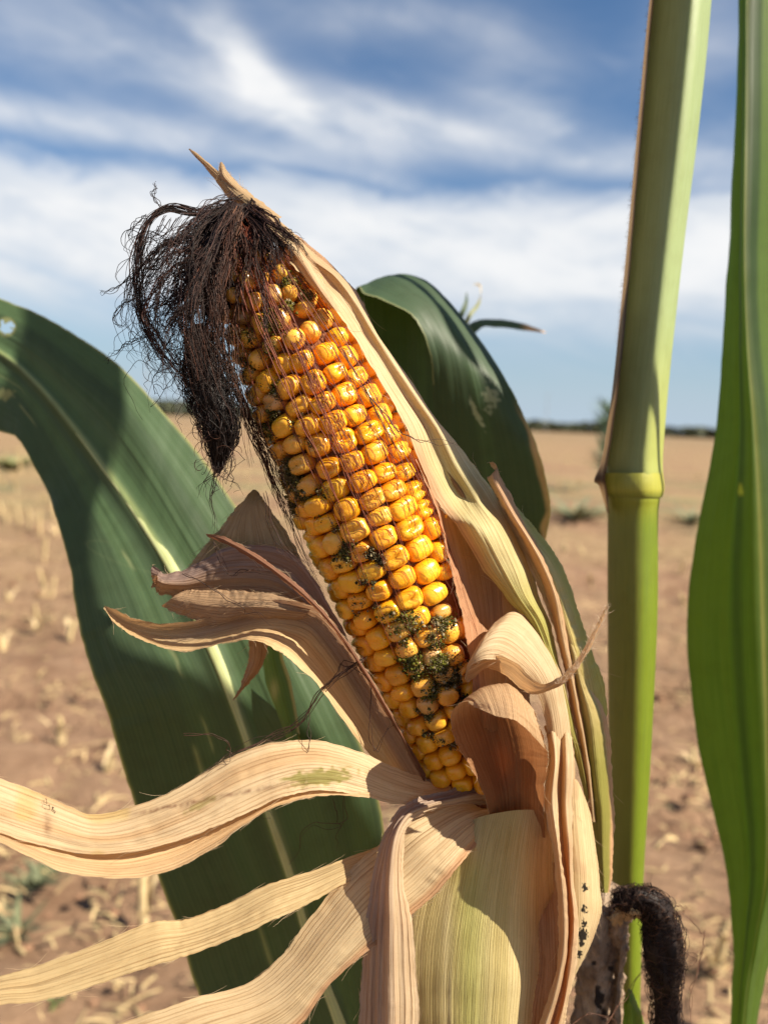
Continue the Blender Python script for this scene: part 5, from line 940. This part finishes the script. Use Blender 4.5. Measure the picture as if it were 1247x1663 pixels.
def build_shade_leaf(rows, label, foot):
    X = np.array([[PW(p) for p in r] for r in rows])
    # a base that runs to the stalk and a tip
    S = PW(foot); d0 = X[0] - X[0].mean(0)
    base = [S + d0 * 0.06, (2 * S + X[0].mean(0)) / 3 + d0 * 0.22 + np.array((0, 0, 0.02)), (S + 2 * X[0].mean(0)) / 3 + d0 * 0.6 + np.array((0, 0, 0.018))]
    dl = X[-1].mean(0) - X[-3].mean(0); dl /= np.linalg.norm(dl); dm = X[-1] - X[-1].mean(0)
    X = np.concatenate([np.array(base), X, [X[-1].mean(0) + dl * 0.06 + dm * 0.55, X[-1].mean(0) + dl * 0.12 + dm * 0.04]])
    mb = MB(); nv, nu = 120, 40; A = cr(X, nv); A = cr(A.transpose(1, 0, 2), nu).transpose(1, 0, 2)
    u = np.stack([np.tile(np.linspace(0, 80, nu)[None], (nv, 1)), np.tile(np.linspace(0, 300, nv)[:, None], (1, nu))], -1)
    mb.add(A.reshape(-1, 3), grid_faces(nu, nv), GRN2, u.reshape(-1, 2))
    mb.build('leaf', M_LEAF, plant)['label'] = label  # added sun blocker, joined to the stalk
build_shade_leaf(shade_leaf_left(), 'added unseen upper leaf that shades the left leaf', (1198, -1250, 265))
build_shade_leaf(shade_leaf_back(), 'added unseen upper leaf that shades the folded leaf', (1172, -1000, 268))

mb = MB()                                                   # the shank that carries the ear on the stalk
tubes(mb, [PW(cr(np.array([(780, 1760, 232), (800, 1900, 244), (850, 2020, 266), (930, 2110, 292), (1005, 2160, 316)], float), 24))], 0.009, 16, (0.24, 0.22, 0.06), taper=0.9)
mb.build('ear_shank', M_STALK, plant)

# ---- dead shank sheath and the dark silk of a withered second ear, low on the stalk
def build_shoot():
    mb = MB()
    def sh(rows, tint, **kw): patch(mb, rows, 40, 80, tint, ridge=0.3, wrin=1.0, rag=1.5, **kw)
    def dt(u, v, x, y):
        c = lerp3(np.tile((0.36, 0.27, 0.19), u.shape + (1,)), np.tile((0.22, 0.15, 0.10), u.shape + (1,)), sst(vnoise2(x / 18, y / 24, 61), -0.2, 0.5))
        h = np.zeros(u.shape)  # dark insides of the holes, painted into the tint
        for hx, hy, a_, b_ in ((990, 1571, 6, 5), (964, 1564, 4, 4), (972, 1622, 9, 20), (982, 1648, 6, 12)): h = np.maximum(h, 1 - sst(np.hypot((x - hx) / a_, (y - hy) / b_) + 0.25 * vnoise2(x / 4, y / 4, 62), 0.75, 1.1))
        return lerp3(c, np.tile((0.025, 0.016, 0.012), u.shape + (1,)), h)
    sh([[(962, 1430, 270), (985, 1428, 266), (1010, 1440, 272)], [(950, 1500, 268), (980, 1500, 260), (1012, 1505, 272)], [(936, 1570, 268), (972, 1570, 258), (1008, 1570, 272)], [(930, 1640, 270), (968, 1640, 259), (1000, 1640, 274)], [(925, 1720, 274), (965, 1720, 264), (1000, 1720, 278)]], dt)
    sh([[(992, 1462, 264), (1010, 1470, 260), (1030, 1470, 262)], [(985, 1500, 262), (1004, 1500, 257), (1024, 1496, 262)], [(995, 1540, 264), (1008, 1542, 259), (1018, 1540, 264)], [(992, 1600, 266), (1003, 1600, 261), (1013, 1600, 266)], [(985, 1690, 268), (998, 1690, 263), (1010, 1690, 268)]], lambda u, v, x, y: np.tile((0.30, 0.215, 0.15), u.shape + (1,)))
    sh([[(1050, 1483, 250), (1054, 1486, 250), (1050, 1490, 250)], [(1028, 1474, 251), (1032, 1483, 249), (1034, 1492, 251)], [(1006, 1476, 254), (1010, 1486, 252), (1014, 1500, 254)], [(990, 1490, 260), (994, 1500, 258), (1000, 1512, 260)]], lambda u, v, x, y: np.tile((0.40, 0.27, 0.14), u.shape + (1,)))
    mb.build('dead_sheath', M_DEAD, plant)['label'] = 'grey brown withered sheath with holes painted dark at the ear shank'
    mb = MB(); patch(mb, [[(1020, 1606, 262), (1022, 1606, 261), (1025, 1608, 262)], [(1012, 1630, 262), (1024, 1630, 259), (1036, 1632, 262)], [(1012, 1665, 262), (1028, 1665, 259), (1046, 1665, 262)], [(1014, 1720, 264), (1030, 1720, 261), (1048, 1720, 264)]], 24, 40, (0.13, 0.22, 0.03), ridge=0.05, wrin=0.3)
    mb.build('leaf', M_LEAF, plant)['label'] = 'small bright green leaf scrap at the bottom beside dark silk'
    # matted second silk
    rs = np.random.RandomState(77); mb = MB(); n = 50
    g_ = smooth_path([(998, 1462, 256), (1030, 1462, 253), (1058, 1470, 251), (1076, 1510, 251), (1078, 1570, 252), (1080, 1630, 253), (1082, 1700, 254), (1086, 1790, 256)], n); W_ = PW(g_)
    r = np.interp(np.linspace(0, 1, n), [0, .1, .25, .45, .6, .7, .85, 1], [15, 20, 24, 31, 29, 22, 24, 12]) / F * 0.252
    t = np.gradient(W_, axis=0); t /= np.linalg.norm(t, axis=1, keepdims=True); a = np.cross(t, (0, 1, 0.05)); a /= np.linalg.norm(a, axis=1, keepdims=True); b = np.cross(t, a); s = np.linspace(0, 1, n)
    sides = 44; an = np.linspace(0, 2 * math.pi, sides, endpoint=False)
    lump = 0.84 + 0.26 * vnoise2(np.tile(s[:, None] * 12, (1, sides)), np.tile(an[None] * 2.2, (n, 1)), 14) + 0.12 * vnoise2(np.tile(s[:, None] * 30, (1, sides)), np.tile(an[None] * 6, (n, 1)), 15)
    V = W_[:, None] + (r[:, None] * lump)[..., None] * (np.cos(an)[None, :, None] * a[:, None] + np.sin(an)[None, :, None] * b[:, None])
    mb.add(V.reshape(-1, 3), grid_faces(sides, n, True), (0.018, 0.011, 0.009))
    for i in range(900):
        s0 = rs.uniform(0, 0.97); th0 = rs.uniform(0, 6.28); m = 16; q = np.linspace(0, 1, m); k = rs.uniform(0.02, 0.07)
        ph = rs.uniform(0, 6.28); fr = rs.uniform(3, 9)
        S_ = np.clip(s0 + k * q * rs.choice([-1, 1]) + 0.012 * np.sin(fr * q + ph), 0, 1); th = th0 + 0.9 * rs.normal() * q + 0.25 * np.cos(fr * q + ph)
        rr = np.interp(S_, s, r) * (0.92 + rs.uniform(0.0, 0.30) * (1 - np.cos(fr * q)) * 0.5 + rs.uniform(0, 0.12))
        f = lambda A: np.stack([np.interp(S_, s, A[:, c_]) for c_ in range(3)], -1)
        tubes(mb, [f(W_) + (np.cos(th) * rr)[:, None] * f(a) + (np.sin(th) * rr)[:, None] * f(b)], 0.00010 * rs.uniform(0.7, 1.4), 3, silk_col(rs, (0.024, 0.011, 0.008) if rs.rand() < 0.65 else (0.075, 0.036, 0.02), 0.6))
    for g2 in ([(1085, 1500, 251), (1105, 1480, 251), (1135, 1512, 251), (1143, 1518, 251)], [(1143, 1512, 251), (1140, 1545, 251), (1133, 1555, 251)], [(1140, 1545, 251), (1128, 1590, 251), (1118, 1620, 251), (1120, 1663, 251)], [(1090, 1520, 251), (1112, 1545, 251), (1133, 1556, 251), (1118, 1568, 251)],
               [(1050, 1560, 249), (1080, 1558, 248), (1105, 1566, 250), (1128, 1567, 251)], [(1095, 1470, 252), (1110, 1475, 252), (1104, 1490, 252)], [(930, 1662, 246), (955, 1645, 246), (985, 1650, 246), (1005, 1665, 246)], [(985, 1663, 246), (1000, 1635, 248), (1020, 1610, 250), (1045, 1575, 250), (1075, 1560, 249)], [(975, 1482, 245), (1000, 1470, 248), (1025, 1475, 250)]):
        for k in range(2): tubes(mb, [strand_px(g2, 24, rs, 1.2, 0.5, 0.6)], 0.00010, 3, silk_col(rs, (0.16, 0.08, 0.05), 0.3))
    for i in range(90):
        x0, y0 = rs.uniform(995, 1050), rs.uniform(1448, 1475); a0 = rs.uniform(0, 6.28); L = rs.uniform(10, 30)
        g2 = [(x0, y0, 255), (x0 + math.cos(a0) * L * .5, y0 + math.sin(a0) * L * .3 - 3, 253), (x0 + math.cos(a0) * L, y0 + math.sin(a0) * L * .6 + 4, 254)]
        tubes(mb, [strand_px(g2, 12, rs, 2, 1, 2)], 0.00010, 3, silk_col(rs, (0.06, 0.035, 0.025)))
    mb.build('silk', M_SILK, plant)['label'] = 'dark matted silk of a withered second ear at lower right'
build_shoot()

# ------------------------------------------------------------------ the field behind
def stub_mesh(seed, h=0.16, r=0.009):
    rs = np.random.RandomState(seed); mb = MB(); n = 9
    z = np.linspace(-0.02, h, n); lean = rs.normal(size=2) * 0.16; P_ = np.stack([lean[0] * z + 0.004 * vnoise(z * 30, seed), lean[1] * z, z], -1)
    tubes(mb, [P_], r, 8, (0.54, 0.42, 0.225), taper=0.8)
    for k in range(3):                                        # torn sheath shreds
        a = rs.uniform(0, 6.28); L = rs.uniform(0.5, 1.1) * h; w = r * rs.uniform(0.7, 1.3); q = np.linspace(0, 1, 7); bend = rs.uniform(0.1, 0.6)
        c = np.stack([np.cos(a) * (r + bend * L * q ** 2), np.sin(a) * (r + bend * L * q ** 2), 0.01 + L * q * (1 - 0.35 * q * bend)], -1); sd = np.array((-math.sin(a), math.cos(a), 0.0))
        V = np.stack([c - sd * (w * (1 - 0.7 * q))[:, None], c + np.array((math.cos(a), math.sin(a), 0)) * 0.003, c + sd * (w * (1 - 0.7 * q))[:, None]], 1)
        mb.add(V.reshape(-1, 3), grid_faces(3, 7), (0.56, 0.44, 0.25))
    return mb
def zg(x, y): return 0.0
def build_field():
    rs = np.random.RandomState(91)
    protos = []
    # stubs given by where their foot is seen on the soil
    spots = [(12, 850, 1.2), (33, 856, 1.3), (50, 862, 1.2), (66, 866, 1.15), (20, 838, 1.0), (100, 1205, 0.55), (92, 870, 0.6), (85, 965, 0.55), (62, 1005, 0.5), (115, 1035, 0.5), (12, 985, 0.5), (6, 1060, .5), (60, 1020, .45), (232, 1490, 0.85), (170, 1262, 0.45), (1120, 1130, 0.45), (1095, 1560, 0.5), (915, 900, 0.7), (950, 905, .6), (1105, 930, .6), (1110, 985, .5), (960, 950, .5), (1130, 1250, 0.4), (1160, 1580, 0.5)]
    spots += [(rs.uniform(-60, 80), rs.uniform(735, 800), rs.uniform(0.9, 1.3)) for _ in range(26)] + [(rs.uniform(885, 1140), rs.uniform(730, 800), rs.uniform(0.8, 1.2)) for _ in range(22)] + [(rs.uniform(300, 420), rs.uniform(720, 800), rs.uniform(0.9, 1.2)) for _ in range(14)]
    for k in range(9):
        d0 = 3.6 + k * 0.92
        for q in range(14):
            x = -0.75 * d0 * 0.62 + q * 0.17 * (0.6 + d0 * 0.09) + rs.normal() * 0.05; y = d0 - 0.25 * x + rs.normal() * 0.05; p = PX(np.array((x, y, 0.0)))
            if p[0] < 330 and rs.rand() < 0.8: spots.append((p[0], p[1], rs.uniform(0.5, 1.15)))
    for i, (x, y, h) in enumerate(spots):
        p = ground_at(x, y)
        if i < 6: 
            o = stub_mesh(200 + i).build('stubble_stalk', M_STRAW, None); protos.append(o.data)
        else:
            o = bpy.data.objects.new('stubble_stalk', protos[i % 6]); COL.objects.link(o)
        o.location = (p[0], p[1], -0.005); o.rotation_euler = (0, 0, rs.uniform(0, 6.28)); o.scale = (1.0, 1.0, h)
        tag(o, 'pale dry cut stubble stalk standing in the blurred brown field', 'stubble', 'cut stubble stalks standing in the field')
    # straw and husk litter: nobody could count it
    mb = MB(); N = 22000
    for i in range(N):
        d = 0.9 + 16 * rs.rand() ** 1.6; az = rs.normal() * R(36); x, y = math.sin(az) * d, math.cos(az) * d
        if i % 3 == 0:
            k = round((y * 0.97 + x * 0.25) / 0.76) * 0.76; e = (k - (y * 0.97 + x * 0.25)) + rs.normal() * 0.07; y += 0.97 * e; x += 0.25 * e
        L = rs.uniform(0.010, 0.06) * (1.6 if rs.rand() < 0.1 else 1); w = rs.uniform(0.0008, 0.0035); a = rs.uniform(0, 6.28); t = np.array((math.cos(a), math.sin(a), rs.normal() * 0.12)); sd = np.array((-math.sin(a), math.cos(a), rs.normal() * 0.3))
        q = np.linspace(-0.5, 0.5, 4); c = np.array((x, y, 0.014 + rs.uniform(0, 0.016))) + q[:, None] * L * t + np.stack([0 * q, 0 * q, -0.25 * L * q ** 2], -1)
        V = np.stack([c - sd * w, c + np.array((0, 0, w * 0.6)), c + sd * w], 1)
        mb.add(V.reshape(-1, 3), grid_faces(3, 4), np.array((0.50, 0.375, 0.19)) * rs.uniform(0.5, 1.2))
    tag(mb.build('straw_litter', M_STRAW, None), 'scattered straw and husk scraps lying on the brown soil', 'straw', kind='stuff')
    # loose clods
    mb = MB()
    for i in range(3600):
        d = 0.7 + 9 * rs.rand() ** 1.5; az = rs.normal() * R(38); r = rs.uniform(0.003, 0.016) * (1.9 if rs.rand() < 0.06 else 1)
        V = ICV * r * rs.uniform(0.6, 1.2, (12, 1)) * np.array((1, 1, 0.6)); mb.add(V + np.array((math.sin(az) * d, math.cos(az) * d, 0.012)), ICF, np.array((0.24, 0.135, 0.078)) * rs.uniform(0.7, 1.2))
    tag(mb.build('soil_clods', M_COB, None, False), 'loose clods of dry soil on the field', 'soil', kind='stuff')
    # green weeds
    def weed(p, h, nb, label, spread=0.5, col=(0.075, 0.12, 0.055), fold=0.6, stem=False):
        o = empty('weed', p)
        tag(o, label, 'weed')
        mb = MB(); st = MB()
        if stem: tubes(st, [np.stack([0.02 * np.sin(np.linspace(0, 3, 12)) + p[0], p[1] + 0 * np.linspace(0, 1, 12), np.linspace(0, h, 12)], -1)], 0.006, 6, (0.13, 0.17, 0.08)); st.build('stem', M_WEED, o)
        for i in range(nb):
            a = rs.uniform(0, 6.28); z0 = rs.uniform(0.15, 0.95) * h if stem else 0.0; L = rs.uniform(0.5, 1.0) * (h * 0.28 if stem else h); q = np.linspace(0, 1, 7); rad = q * L * spread * rs.uniform(0.4, 1.2)
            rr = rs.uniform(0, 0.25) * h if not stem else 0.0; b0 = rs.uniform(0, 6.28)
            c = np.stack([p[0] + math.cos(b0) * rr + np.cos(a) * rad, p[1] + math.sin(b0) * rr + np.sin(a) * rad, z0 + L * (q - 0.45 * fold * q ** 2)], -1)
            w = L * 0.06 * np.sin(np.pi * (0.12 + 0.88 * q)) + 0.0008; sd = np.array((-math.sin(a), math.cos(a), 0))
            V = np.stack([c - sd * w[:, None], c - np.array((0, 0, 1)) * (w * 0.4)[:, None], c + sd * w[:, None]], 1)
            mb.add(V.reshape(-1, 3), grid_faces(3, 7), np.array(col) * rs.uniform(0.7, 1.4))
        mb.build('foliage', M_WEED, o)
    weed(ground_at(935, 845), 0.30, 70, 'low green weed clump on the field between folded leaf and stalk', 3.0, (0.19, 0.20, 0.12))
    weed(ground_at(1120, 850), 0.24, 40, 'low green weed clump on the field right of the stalk', 3.0, (0.19, 0.20, 0.12))
    weed(ground_at(978, 800), 1.35, 150, 'tall thin weed rising to the horizon just left of the stalk', 1.1, (0.10, 0.15, 0.09), stem=True)
    weed(ground_at(60, 1440), 0.055, 60, 'flat grey-green weed on the soil below the broad husk ribbon', 1.6, (0.13, 0.14, 0.075))
    weed(ground_at(30, 1520), 0.05, 46, 'small weed on the soil at the left edge', 1.6, (0.13, 0.14, 0.075))
    weed(ground_at(80, 1655), 0.07, 16, 'small grass tuft on the soil at the lower left corner', 0.6, (0.16, 0.22, 0.08))
    weed(ground_at(20, 765), 0.30, 160, 'pale green weed patch on the field at the left edge', 1.6, (0.20, 0.20, 0.09))
    # utility poles on the horizon
    for x, dist, h in ((237, 300, 26), (290, 420, 20), (886, 420, 20)):
        u0, v0 = uv_dir(x, 690); b = np.array((math.sin(u0) * dist, math.cos(u0) * dist, 0.0))
        o = empty('utility_pole', b)
        tag(o, {237: 'tall faint utility pole on the horizon right of the left leaf', 290: 'faint utility pole on the horizon close to the dark silk', 886: 'faint utility pole on the horizon right of the folded leaf'}[x], 'utility pole')
        mb = MB(); tubes(mb, [np.linspace(b, b + np.array((0, 0, h)), 6)], 0.16, 8, (0.30, 0.31, 0.33)); mb.build('pole', M_STRAW, o)
        mb = MB(); tubes(mb, [np.linspace(b + np.array((-1.4, -0.2, h - 1.2)), b + np.array((1.4, -0.2, h - 1.2)), 4)], 0.10, 6, (0.30, 0.31, 0.33), taper=1.0); mb.build('cross_arm', M_STRAW, o)
build_field()
scene.render.engine = 'CYCLES'
scene.cycles.use_denoising = True
